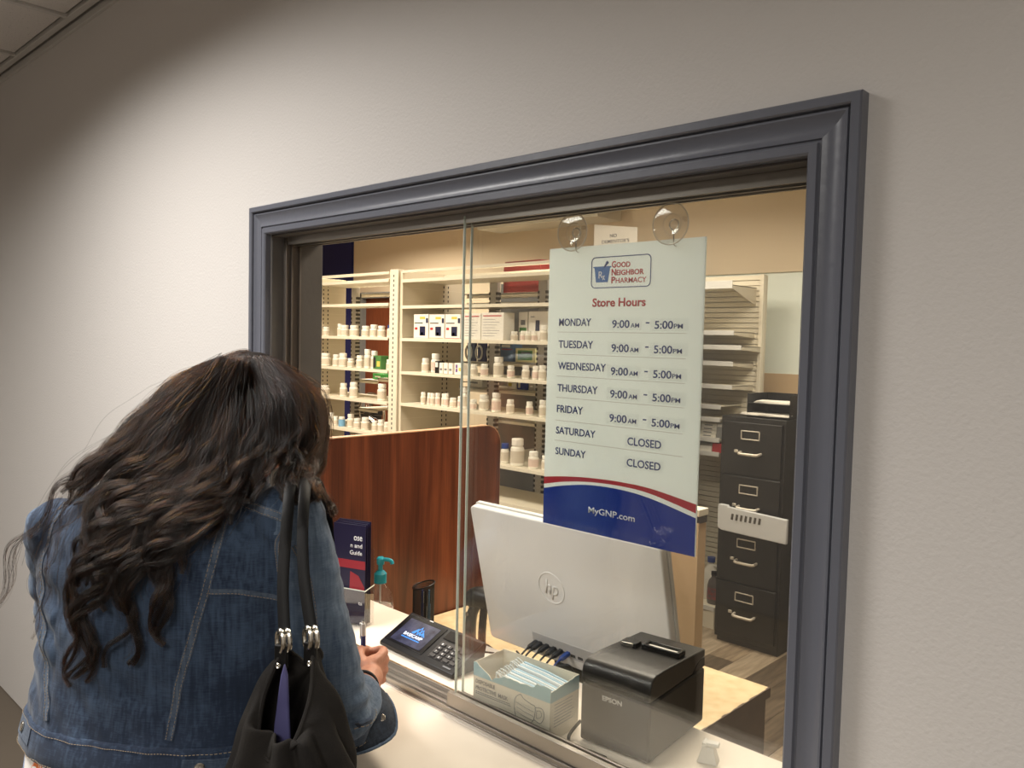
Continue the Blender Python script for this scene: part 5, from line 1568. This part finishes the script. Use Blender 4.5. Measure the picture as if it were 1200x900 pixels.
# waistband: a band standing proud of the hem, all round
def hem_ring(z, off, n=72):
    out = []
    for k in range(n):
        t = 2 * PI * k / n
        o_ = Vector((-0.02 + 0.6 * math.cos(t), -0.034 + 0.6 * math.sin(t), z))
        h = BJ.ray_cast(o_, (Vector((-0.02, -0.034, z)) - o_).normalized())
        p = h[0] if h[0] is not None else Vector((-0.02 + 0.25 * math.cos(t), -0.034 + 0.14 * math.sin(t), z))
        d = Vector((p.x + 0.02, p.y + 0.034, 0)).normalized()
        out.append(Vector((p.x, p.y, z)) + d * off)
    return out
vs, fs = [], []
lv = ((1.053, -0.002), (1.052, 0.0035), (1.049, 0.0052), (1.020, 0.0056), (1.004, 0.0054), (1.000, 0.003), (1.000, -0.004))
for z, o_ in lv:
    vs += hem_ring(max(z, 1.006), o_) if z < 1.006 else hem_ring(z, o_)
for i in range(len(lv)):
    for k in range(72):
        vs[i * 72 + k].z = lv[i][0] + (0.004 if vs[i * 72 + k].y < 0 else 0) * math.sin(vs[i * 72 + k].x * 6)
for i in range(len(lv) - 1):
    for k in range(72):
        k2 = (k + 1) % 72
        fs.append((i * 72 + k, i * 72 + k2, (i + 1) * 72 + k2, (i + 1) * 72 + k))
wbd = MB().add(vs, fs).build('waistband', DEN, jacket, ang=50)
BWB = bvh_of(wbd)
st_ = MB()
for z in (1.046, 1.005):
    ring = [v + Vector((v.x + 0.02, v.y + 0.034, 0)).normalized() * 0.0006 for v in hem_ring(max(z, 1.006), 0.0056, 220)]
    for k in range(220):
        a, c = ring[k].copy(), ring[(k + 1) % 220].copy()
        for v in (a, c):
            v.z = z + 0.004 * math.sin(v.x * 6) * (1 if v.y < 0 else 0)
        st_.tube([a, a.lerp(c, 0.6)], 0.0006, 4)
stuff(st_.build('stitching', STITCH, jacket))
def button(p, nn, parent, r=0.0085):
    q = Vector(nn).to_track_quat('Z', 'Y').to_matrix()
    MB().lathe([(0.0, 0.0), (r * 0.5, 0.0), (r * 0.5, 0.002), (r, 0.0022), (r, 0.0036), (r * 0.8, 0.0046), (r * 0.45, 0.0040), (0.0, 0.0046)], 20, p, q).build('button', M['chrome'], parent)
for u in (-0.232, 0.132):
    h = BWB.ray_cast(Vector((u, -0.6, 1.030)), Vector((0, 1, 0)))
    if h[0] is not None:
        nn = h[1] if h[1].y < 0 else -h[1]
        button(h[0], nn, jacket)
for z in (1.07, 1.14, 1.21, 1.28, 1.35, 1.42):
    h = BJ.ray_cast(Vector((-0.014, 0.6, z)), Vector((0, -1, 0)))
    if h[0] is not None:
        button(h[0] + Vector((0, 0.002, 0)), Vector((0, 1, 0.1)), jacket, 0.008)
# side tabs of the waistband
for u0, u1 in ((-0.255, -0.195), (0.105, 0.175)):
    vs, fs = [], []
    n = 8
    for i in range(n + 1):
        u = u0 + (u1 - u0) * i / n
        for z in (1.016, 1.042):
            h = BWB.ray_cast(Vector((u, -0.6, z)), Vector((0, 1, 0)))
            p = h[0] if h[0] is not None else Vector((u, -0.12, z))
            vs += [p + Vector((0, -0.0022, 0)), p + Vector((0, 0.002, 0))]
    for i in range(n):
        b0, c0 = 4 * i, 4 * i + 4
        fs += [(b0, c0, c0 + 2, b0 + 2), (b0, b0 + 1, c0 + 1, c0), (b0 + 2, c0 + 2, c0 + 3, b0 + 3)]
    fs += [(0, 2, 3, 1), (4 * n, 4 * n + 1, 4 * n + 3, 4 * n + 2)]
    MB().add(vs, fs).build('waist_tab', DENSEAM, jacket)
# unbuttoned right cuff, folded open towards the camera
rows = [((0.288, 0.030, 1.052), (0.304, 0.012, 1.022), (0.300, -0.004, 0.994)), ((0.277, 0.090, 1.050), (0.312, 0.062, 1.030), (0.330, 0.036, 0.990)),
        ((0.268, 0.135, 1.048), (0.318, 0.105, 1.036), (0.352, 0.088, 0.996)), ((0.260, 0.178, 1.042), (0.302, 0.155, 1.036), (0.334, 0.132, 1.018)), ((0.254, 0.202, 1.034), (0.276, 0.190, 1.033), (0.300, 0.172, 1.026))]
gr = [smooth_path(r_, 5) for r_ in rows]
cols = [smooth_path([gr[i][j] for i in range(5)], 4) for j in range(len(gr[0]))]
nu, nv = len(cols), len(cols[0])
vs = [c_[j] + Vector((0, 0, 0.0015 * noise.noise(c_[j] * 70))) for c_ in cols for j in range(nv)]
fs = [(i * nv + j, i * nv + j + 1, (i + 1) * nv + j + 1, (i + 1) * nv + j) for i in range(nu - 1) for j in range(nv - 1)]
cf = MB().add(vs, fs).build('open_cuff', DEND, jacket, ang=80)
cf['label'] = 'dark unbuttoned cuff'
so = cf.modifiers.new('thickness', 'SOLIDIFY')
so.thickness = 0.0045
so.offset = 0.0
edge = [cols[-1][j] for j in range(nv)]
MB().tube([p + Vector((0, 0, 0.001)) for p in edge], 0.0032, 6).build('cuff_hem', DENS, jacket)
button(Vector((0.328, 0.086, 1.022)), Vector((0.3, -0.5, 0.8)), jacket, 0.007)
MB().lathe([(0.060, 0.0), (0.0605, 0.004), (0.056, 0.008)], 28, (0.256, 0.140, 1.020), Vector((-0.2, 1, -0.1)).to_track_quat('Z', 'Y').to_matrix(), sx=0.80, sy=0.76).build('sleeve_edge', DENSEAM, jacket)

# ---- pen in the hand
pn_ = thing('ballpoint_pen', 'white and navy ballpoint pen held in the writing hand', 'pen', (0, 0, 0))
pn_.matrix_world = Matrix.Translation((-1.375, -0.42, 0)) @ Matrix.Rotation(YAW, 4, 'Z') @ Matrix.Translation((0.176, 0.350, 0.960)) @ Vector((0.012, -0.034, 0.150)).to_track_quat('Z', 'Y').to_matrix().to_4x4()
MB().lathe([(0.0008, 0.0), (0.0035, 0.014), (0.0052, 0.03), (0.0052, 0.118)], 14).build('barrel', M['inknavy'], pn_)
MB().lathe([(0.0056, 0.118), (0.0056, 0.140), (0.0046, 0.146), (0.003, 0.147), (0.003, 0.152), (0.0, 0.1525)], 14).build('cap', M['whiteplastic'], pn_)
MB().box((-0.0062, 0, 0.128), (0.0016, 0.004, 0.038)).build('clip', M['whiteplastic'], pn_, bev=0.0005)
MB().lathe([(0.0026, 0.146), (0.0026, 0.1535), (0.0, 0.154)], 10).build('push_button', M['black'], pn_)

# ------------------------------------------------------------------ shoulder bag
bg = thing('shoulder_bag', 'black slouchy fabric shoulder bag hanging from the right shoulder of the person', 'bag', (-1.375, -0.42, 0), YAW)
CLOTH = mat('black_bag_cloth', (28, 26, 25), 0.85, col2=(46, 43, 40), nscale=9, bump=0.35, bscale=420, spec=0.2)
LEATH = mat('black_leather', (17, 16, 16), 0.55, spec=0.3, bump=0.2, bscale=500)
rim = [(.276, -.168, 1.232), (.258, -.190, 1.175), (.262, -.212, 1.120), (.284, -.222, 1.098), (.306, -.220, 1.100), (.324, -.206, 1.135), (.331, -.184, 1.185), (.322, -.160, 1.238), (.324, -.142, 1.222), (.302, -.132, 1.200), (.280, -.142, 1.218)]
def closed(P, n):
    P = [Vector(p) for p in P]
    N = len(P)
    out = []
    for k in range(n):
        x = k * N / n
        i = int(x)
        t = x - i
        p0, p1, p2, p3 = P[i - 1], P[i % N], P[(i + 1) % N], P[(i + 2) % N]
        out.append(0.5 * ((2 * p1) + (p2 - p0) * t + (2 * p0 - 5 * p1 + 4 * p2 - p3) * t * t + (3 * p1 - p0 - 3 * p2 + p3) * t ** 3))
    return out
NB = 88
rimc = closed(rim, NB)
def ellc(c, a, b, z, ph=PI * 0.98):
    return [Vector((c[0] + a * math.cos(ph + 2 * PI * k / NB), c[1] + b * math.sin(ph + 2 * PI * k / NB), z)) for k in range(NB)]
L0 = rimc
L1 = [r_.lerp(e_, 0.62) for r_, e_ in zip(rimc, ellc((.300, -.178), .075, .050, 1.145))]
L2 = ellc((.298, -.182), .098, .060, 1.06)
L3 = ellc((.298, -.182), .118, .068, 0.97)
L4 = ellc((.298, -.180), .120, .066, 0.87)
L5 = ellc((.298, -.178), .100, .050, 0.80)
L6 = ellc((.298, -.178), .040, .02, 0.785)
colsb = [smooth_path([l_[k] for l_ in (L0, L1, L2, L3, L4, L5, L6)], 6) for k in range(NB)]
nv = len(colsb[0])
vs = []
for k in range(NB):
    for j in range(nv):
        p = colsb[k][j]
        w_ = min(1.0, j / 5)
        d = Vector((p.x - .298, (p.y + .18) * 1.5, 0))
        d = d.normalized() if d.length > 1e-5 else Vector((0, 0, 1))
        a = 2 * PI * k / NB
        q = 0.016 * noise.noise(Vector((math.cos(a) * 2.2 + 3, math.sin(a) * 2.2, p.z * 7))) + 0.009 * math.sin(a * 9 + p.z * 16 + 2 * noise.noise(p * 9)) * max(0.0, 1 - abs(p.z - 1.12) / 0.16) + 0.008 * noise.noise(Vector((p.x * 30, p.y * 30, p.z * 16)))
        vs.append(p + d * q * w_)
fs = []
for k in range(NB):
    k2 = (k + 1) % NB
    for j in range(nv - 1):
        fs.append((k * nv + j, k * nv + j + 1, k2 * nv + j + 1, k2 * nv + j))
fs.append(tuple(k * nv + nv - 1 for k in range(NB)))
bgb = MB().add(vs, fs).build('bag_body', CLOTH, bg, ang=80)
so = bgb.modifiers.new('thickness', 'SOLIDIFY')
so.thickness = 0.005
so.offset = 0.0
sb = bgb.modifiers.new('subsurf', 'SUBSURF')
sb.levels = sb.render_levels = 1
MB().tube(rimc, 0.0042, 8, True).build('rim_hem', CLOTH, bg)
LAV = mat('lavender_lining', (92, 90, 136), 0.75, col2=(78, 76, 120), nscale=14)
MB().prism([(0.266, 1.02), (0.300, 1.02), (0.298, 1.10), (0.292, 1.205), (0.287, 1.222), (0.282, 1.205), (0.272, 1.13)], -0.186, -0.180, 'y').build('inner_lining', LAV, bg, bev=0.002)['label'] = 'lavender inner lining'


def strap(name, pts, wdt=0.0125, th=0.0030):
    P = smooth_path(pts, 8)
    vs, fs = [], []
    N = len(P)
    for i, p in enumerate(P):
        t = (P[min(i + 1, N - 1)] - P[max(i - 1, 0)]).normalized()
        q = BJ.find_nearest(p)
        nn = q[1]
        if (p - q[0]).dot(nn) < th and abs((p - q[0]).length) < 0.05:
            p = q[0] + nn * (th + 0.001)
        if (p - q[0]).length > 0.05:
            nn = Vector((0.3, -1, 0)).normalized()
        nn = (nn - t * nn.dot(t)).normalized()
        sd = t.cross(nn).normalized()
        for a, h in ((-1, 0.2), (-0.85, 1), (0, 1.25), (0.85, 1), (1, 0.2), (0.85, -0.6), (-0.85, -0.6)):
            vs.append(p + sd * (a * wdt) + nn * (h * th * 0.6))
        if i:
            b0 = (i - 1) * 7
            fs += [(b0 + k, b0 + (k + 1) % 7, b0 + 7 + (k + 1) % 7, b0 + 7 + k) for k in range(7)]
    fs += [tuple(range(7)), tuple((N - 1) * 7 + k for k in range(6, -1, -1))]
    o = MB().add(vs, fs).build(name, LEATH, bg, ang=50)
    return o


strap('strap', [(0.277, -0.166, 1.262), (0.262, -0.145, 1.32), (0.250, -0.118, 1.38), (0.240, -0.092, 1.43), (0.226, -0.058, 1.462), (0.212, -0.010, 1.474), (0.206, 0.04, 1.45), (0.206, 0.085, 1.38), (0.205, 0.098, 1.29)], 0.0090)
strap('strap', [(0.316, -0.158, 1.268), (0.294, -0.138, 1.33), (0.276, -0.112, 1.39), (0.262, -0.082, 1.44), (0.246, -0.045, 1.462), (0.232, 0.0, 1.466), (0.226, 0.045, 1.44), (0.222, 0.085, 1.37), (0.218, 0.098, 1.29)], 0.0090)
for c_, tab in (((0.277, -0.170, 1.250), (0.274, -0.170, 1.228)), ((0.317, -0.162, 1.256), (0.320, -0.162, 1.234))):
    for dx in (-0.004, 0.005):
        MB().tube([Vector(c_) + Vector((dx + 0.0085 * math.cos(a), -0.006 * math.cos(a) + dx * 0.4, 0.016 * math.sin(a))) for a in [2 * PI * k / 28 for k in range(28)]], 0.0036, 8, True).build('ring', M['chrome'], bg)
    MB().box((Vector(c_) + Vector(tab)) / 2 + Vector((0, -0.002, -0.012)), (0.020, 0.008, 0.036)).build('ring_tab', LEATH, bg, bev=0.002)
    button(Vector(tab) + Vector((0.001, -0.0075, -0.012)), Vector((0.2, -1, 0.1)), bg, 0.004)

# ------------------------------------------------------------------ hair: locks over the head and down the back
GUIDES = [
    ((0.059, 0.008, 1.66), (0.001, -0.040, 1.622), (-0.070, -0.071, 1.542), (-0.140, -0.088, 1.476), (-0.202, -0.098, 1.408), (-0.262, -0.105, 1.325), (-0.285, -0.125, 1.251), (-0.300, -0.130, 1.151)),
    ((0.064, 0.010, 1.661), (0.018, -0.046, 1.609), (-0.042, -0.080, 1.537), (-0.094, -0.108, 1.474), (-0.144, -0.118, 1.40), (-0.170, -0.139, 1.327), (-0.185, -0.145, 1.24), (-0.205, -0.140, 1.127)),
    ((0.070, 0.011, 1.663), (0.032, -0.048, 1.591), (-0.003, -0.095, 1.508), (-0.050, -0.115, 1.435), (-0.068, -0.155, 1.366), (-0.083, -0.162, 1.291), (-0.099, -0.163, 1.207), (-0.089, -0.162, 1.127)),
    ((0.077, 0.013, 1.665), (0.047, -0.042, 1.572), (0.028, -0.091, 1.485), (-0.003, -0.134, 1.415), (-0.028, -0.161, 1.353), (-0.052, -0.167, 1.293), (-0.075, -0.163, 1.22), (-0.085, -0.162, 1.138)),
    ((0.084, 0.020, 1.666), (0.072, -0.040, 1.559), (0.066, -0.095, 1.468), (0.041, -0.141, 1.406), (0.016, -0.161, 1.354), (0.010, -0.169, 1.299), (0.023, -0.166, 1.255), (-0.014, -0.163, 1.151)),
    ((0.070, 0.050, 1.667), (0.096, -0.036, 1.552), (0.097, -0.087, 1.468), (0.084, -0.136, 1.408), (0.065, -0.158, 1.358), (0.050, -0.165, 1.305), (0.066, -0.163, 1.259), (0.084, -0.156, 1.215)),
    ((0.078, 0.060, 1.666), (0.120, -0.024, 1.555), (0.122, -0.064, 1.475), (0.118, -0.119, 1.42), (0.097, -0.148, 1.374), (0.084, -0.157, 1.332), (0.071, -0.159, 1.289), (0.057, -0.161, 1.244)),
    ((0.087, 0.065, 1.665), (0.148, 0.006, 1.585), (0.160, -0.030, 1.525), (0.170, -0.068, 1.474), (0.154, -0.085, 1.432), (0.141, -0.115, 1.401), (0.122, -0.136, 1.364), (0.107, -0.146, 1.318)),
    ((0.091, 0.078, 1.663), (0.166, 0.036, 1.605), (0.190, 0.015, 1.548), (0.205, -0.030, 1.502), (0.208, -0.066, 1.472), (0.206, -0.080, 1.444), (0.204, -0.093, 1.425), (0.196, -0.094, 1.405)),
    ((0.096, 0.089, 1.660), (0.180, 0.075, 1.600), (0.200, 0.060, 1.535), (0.208, 0.025, 1.488), (0.222, -0.025, 1.466), (0.242, -0.050, 1.452), (0.258, -0.045, 1.440), (0.252, -0.015, 1.450)),
    ((0.092, 0.100, 1.655), (0.168, 0.125, 1.600), (0.186, 0.130, 1.53), (0.180, 0.115, 1.46), (0.172, 0.105, 1.40), (0.166, 0.110, 1.34), (0.160, 0.115, 1.29), (0.150, 0.11, 1.25)),
    ((0.060, 0.090, 1.660), (-0.030, 0.100, 1.600), (-0.048, 0.110, 1.53), (-0.060, 0.11, 1.46), (-0.065, 0.115, 1.40), (-0.07, 0.12, 1.34), (-0.075, 0.125, 1.28), (-0.08, 0.125, 1.22)),
    ((0.056, 0.050, 1.662), (-0.022, 0.030, 1.610), (-0.066, -0.005, 1.535), (-0.105, -0.030, 1.475), (-0.150, -0.07, 1.43), (-0.20, -0.085, 1.36), (-0.225, -0.115, 1.29), (-0.235, -0.130, 1.22)),
]
ORDER = [10, 9, 8, 7, 6, 5, 4, 3, 2, 1, 0, 12, 11]
GS = [[Vector(p) - Vector((0, 0, 0.013 * max(0.0, 1 - k / 3))) for k, p in enumerate(GUIDES[i])] for i in ORDER]
rh = random.Random(11)
NP = 44


def guide_at(s):
    i = min(int(s), len(GS) - 2)
    t = s - i
    return [a.lerp(b_, t) for a, b_ in zip(GS[i], GS[i + 1])]


def outside(p, cl):
    for bv in (BJ, BB):
        q = bv.find_nearest(p, 0.09)
        if q[0] is None:
            continue
        d = (p - q[0]).dot(q[1])
        if d < cl and (p - q[0]).length < 0.085:
            p = p + q[1] * (cl - d)
    return p


HAIRM = mat('dark_brown_hair', (24, 17, 15), 0.42, col2=(38, 27, 22), nscale=40, stretch=(6, 6, 1), spec=0.5)
locks, tubes = [], MB()
def add_lock(s, length, rad, wave, jit, fibre, lift):
    g = guide_at(s)
    g = [p + Vector((rh.gauss(0, jit), rh.gauss(0, jit * 0.5), rh.gauss(0, jit * 0.5))) * min(1.0, i / 2.5) for i, p in enumerate(g)]
    P = smooth_path(g, 10)
    n_ = max(8, int(len(P) * length))
    P = P[:n_]
    ph, wl = s * 2.3 + rh.gauss(0, 0.7), rh.uniform(0.105, 0.15)
    out, L = [], 0.0
    for i, p in enumerate(P):
        if i:
            L += (P[i] - P[i - 1]).length
        amp = wave * min(1.0, max(0.0, (L - 0.08) / 0.20))
        t = (P[min(i + 1, n_ - 1)] - P[max(i - 1, 0)]).normalized()
        sd = t.cross(Vector((0.2, -1, 0.1))).normalized()
        up = sd.cross(t).normalized()
        q = p + sd * (amp * math.sin(2 * PI * L / wl + ph)) + up * (amp * 0.5 * math.cos(2 * PI * L / wl + ph))
        q = outside(q, (0.004 + lift) if i > 14 else 0.001 + (0.003 + lift) * i / 14)
        out.append(q)
    locks.append((out, rad, fibre))
def cut(s):
    # how far down its guide a lock reaches: short over the right shoulder, longer towards the left of the back
    return 0.60 if s < 1.2 else 0.44 + 0.05 * (s - 2) if s < 4 else min(0.70, 0.54 + 0.08 * (s - 4))
for k in range(110):                                   # dense under-layer down to the nape and shoulders
    s = rh.uniform(0, 8.6)
    add_lock(s, cut(s) * rh.uniform(0.72, 0.98), rh.uniform(0.010, 0.016), 0.006, 0.008, 46, rh.uniform(0.004, 0.014))
for k in range(70):                                    # over the left side of the head to the left shoulder
    s = rh.uniform(8.2, 11.99)
    add_lock(s, rh.uniform(0.40, 0.58) if s < 11 else rh.uniform(0.4, 0.6), rh.uniform(0.009, 0.014), 0.005, 0.007, 44, rh.uniform(0.002, 0.008))
for k in range(60):                                    # crown
    s = rh.uniform(0, 11.99)
    add_lock(s, rh.uniform(0.26, 0.36), rh.uniform(0.010, 0.014), 0.003, 0.006, 50, 0.001)
for k in range(100):                                   # upper waves, in loose curls
    s = rh.uniform(1.6, 8.3)
    add_lock(s, cut(s) * rh.uniform(0.86, 1.12), rh.uniform(0.007, 0.011), 0.021, 0.010, 62, rh.uniform(0.006, 0.030))
for k in range(22):                                    # curling round the nape on the right
    s = rh.uniform(0.6, 1.5)
    add_lock(s, rh.uniform(0.70, 1.0), rh.uniform(0.007, 0.011), 0.010, 0.007, 56, rh.uniform(0.004, 0.016))
for s in (5.0, 5.10, 6.0, 6.08, 6.25, 6.9, 7.0, 7.1, 7.95, 8.05, 4.75, 7.45):   # the long tails
    add_lock(s, rh.uniform(0.93, 1.0), rh.uniform(0.008, 0.012), 0.019, 0.004, 68, rh.uniform(0.006, 0.014))
for s in (9.0, 9.05, 9.9, 10.0, 10.05):                # thin stray wisps on the left
    add_lock(s, rh.uniform(0.88, 1.0), 0.0045, 0.010, 0.006, 8, 0.004)
for out, rad, fibre in locks:
    n_ = len(out)
    if rad < 0.005:
        continue
    rr = [rad * 0.42 * min(1.0, 0.7 + i / 12) * (1 - 0.88 * max(0.0, (i / (n_ - 1) - 0.45) / 0.55) ** 1.2) for i in range(n_)]
    tubes.tube(out[::2] + ([out[-1]] if (n_ - 1) % 2 else []), rr[::2] + ([rr[-1]] if (n_ - 1) % 2 else []), 7)
hair = tubes.build('hair', HAIRM, pe, ang=180)
hair['label'] = 'long dark brown wavy hair'
capv = MB()
ball(capv, HC + HT @ Vector((0, -0.012, 0.010)), (0.079, 0.096, 0.110), 28, HT)
cap_o = capv.build('hair_cap', HAIRM, hair, ang=180)
for v in cap_o.data.vertices:                         # keep the face clear
    q = HT.transposed() @ (v.co - HC)
    if q.y > 0.045 and q.z < 0.06:
        v.co = HC + HT @ Vector((q.x, 0.045 - (q.y - 0.045) * 0.2, q.z))
# fine strands as hair curves
pts, sizes, rads = [], [], []
for out, rad, fibre in locks:
    n_ = len(out)
    for k in range(int(fibre * 1.7)):
        a, rr = rh.uniform(0, 2 * PI), rad * math.sqrt(rh.random()) * 1.3
        fz = rh.random() < 0.10
        le = n_ if rh.random() < 0.6 else max(8, int(n_ * rh.uniform(0.75, 1.0)))
        f1, f2, f3 = rh.uniform(0, 6.28), rh.uniform(0, 6.28), rh.uniform(0.0008, 0.003) * (3.2 if fz else 1)
        sl_ = rh.uniform(-0.02, 0.02)
        for i in range(le):
            t = i / (n_ - 1)
            env = min(1.0, 0.85 + i / 20) * (1 - 0.80 * max(0.0, (t - 0.35) / 0.65))
            tg = (out[min(i + 1, n_ - 1)] - out[max(i - 1, 0)]).normalized()
            sd = tg.cross(Vector((0.2, -1, 0.1))).normalized()
            up = sd.cross(tg)
            tw = a + 2.2 * t
            p = out[i] + sd * (rr * env * math.cos(tw) + f3 * math.sin(i * 0.35 + f1)) + up * (rr * env * math.sin(tw) + f3 * math.sin(i * 0.29 + f2))
            pts.append(p)
            rads.append(0.00026 * (1 - 0.6 * t))
        sizes.append(le)
for k in range(520):                                   # flyaways round the head
    g = guide_at(rh.uniform(0.5, 11.5))
    P = smooth_path(g, 7)[: rh.randint(14, 40)]
    o_ = Vector((rh.gauss(0, 0.012), rh.gauss(0, 0.010), rh.gauss(0, 0.012)))
    f1, f2 = rh.uniform(0, 6.28), rh.uniform(0.10, 0.28)
    for i, p in enumerate(P):
        e = min(1.0, i / 10)
        p = outside(p + o_ * e + Vector((0.010 * math.sin(i * f2 + f1), 0.006 * math.cos(i * f2), 0.010 * math.cos(i * f2 * 1.2 + f1))) * e, 0.012)
        pts.append(p)
        rads.append(0.00016)
    sizes.append(len(P))
hcv = bpy.data.hair_curves.new('hair_strands')
hcv.add_curves(sizes)
hcv.attributes['position'].data.foreach_set('vector', [c_ for p in pts for c_ in p])
ra = hcv.attributes.get('radius') or hcv.attributes.new('radius', 'FLOAT', 'POINT')
ra.data.foreach_set('value', rads)
HM = bpy.data.materials.new('hair_fibre')
HM.use_nodes = True
nt = HM.node_tree
nt.nodes.clear()
ho = nt.nodes.new('ShaderNodeOutputMaterial')
hb = nt.nodes.new('ShaderNodeBsdfHairPrincipled')
hb.parametrization = 'MELANIN'
hb.inputs['Melanin'].default_value = 0.94
hb.inputs['Melanin Redness'].default_value = 0.42
hb.inputs['Roughness'].default_value = 0.32
hb.inputs['Radial Roughness'].default_value = 0.4
hb.inputs['Random Color'].default_value = 0.35
nt.links.new(hb.outputs[0], ho.inputs[0])
hcv.materials.append(HM)
hso = bpy.data.objects.new('hair_strands', hcv)
C.objects.link(hso)
hso.parent = hair
hso['kind'] = 'stuff'
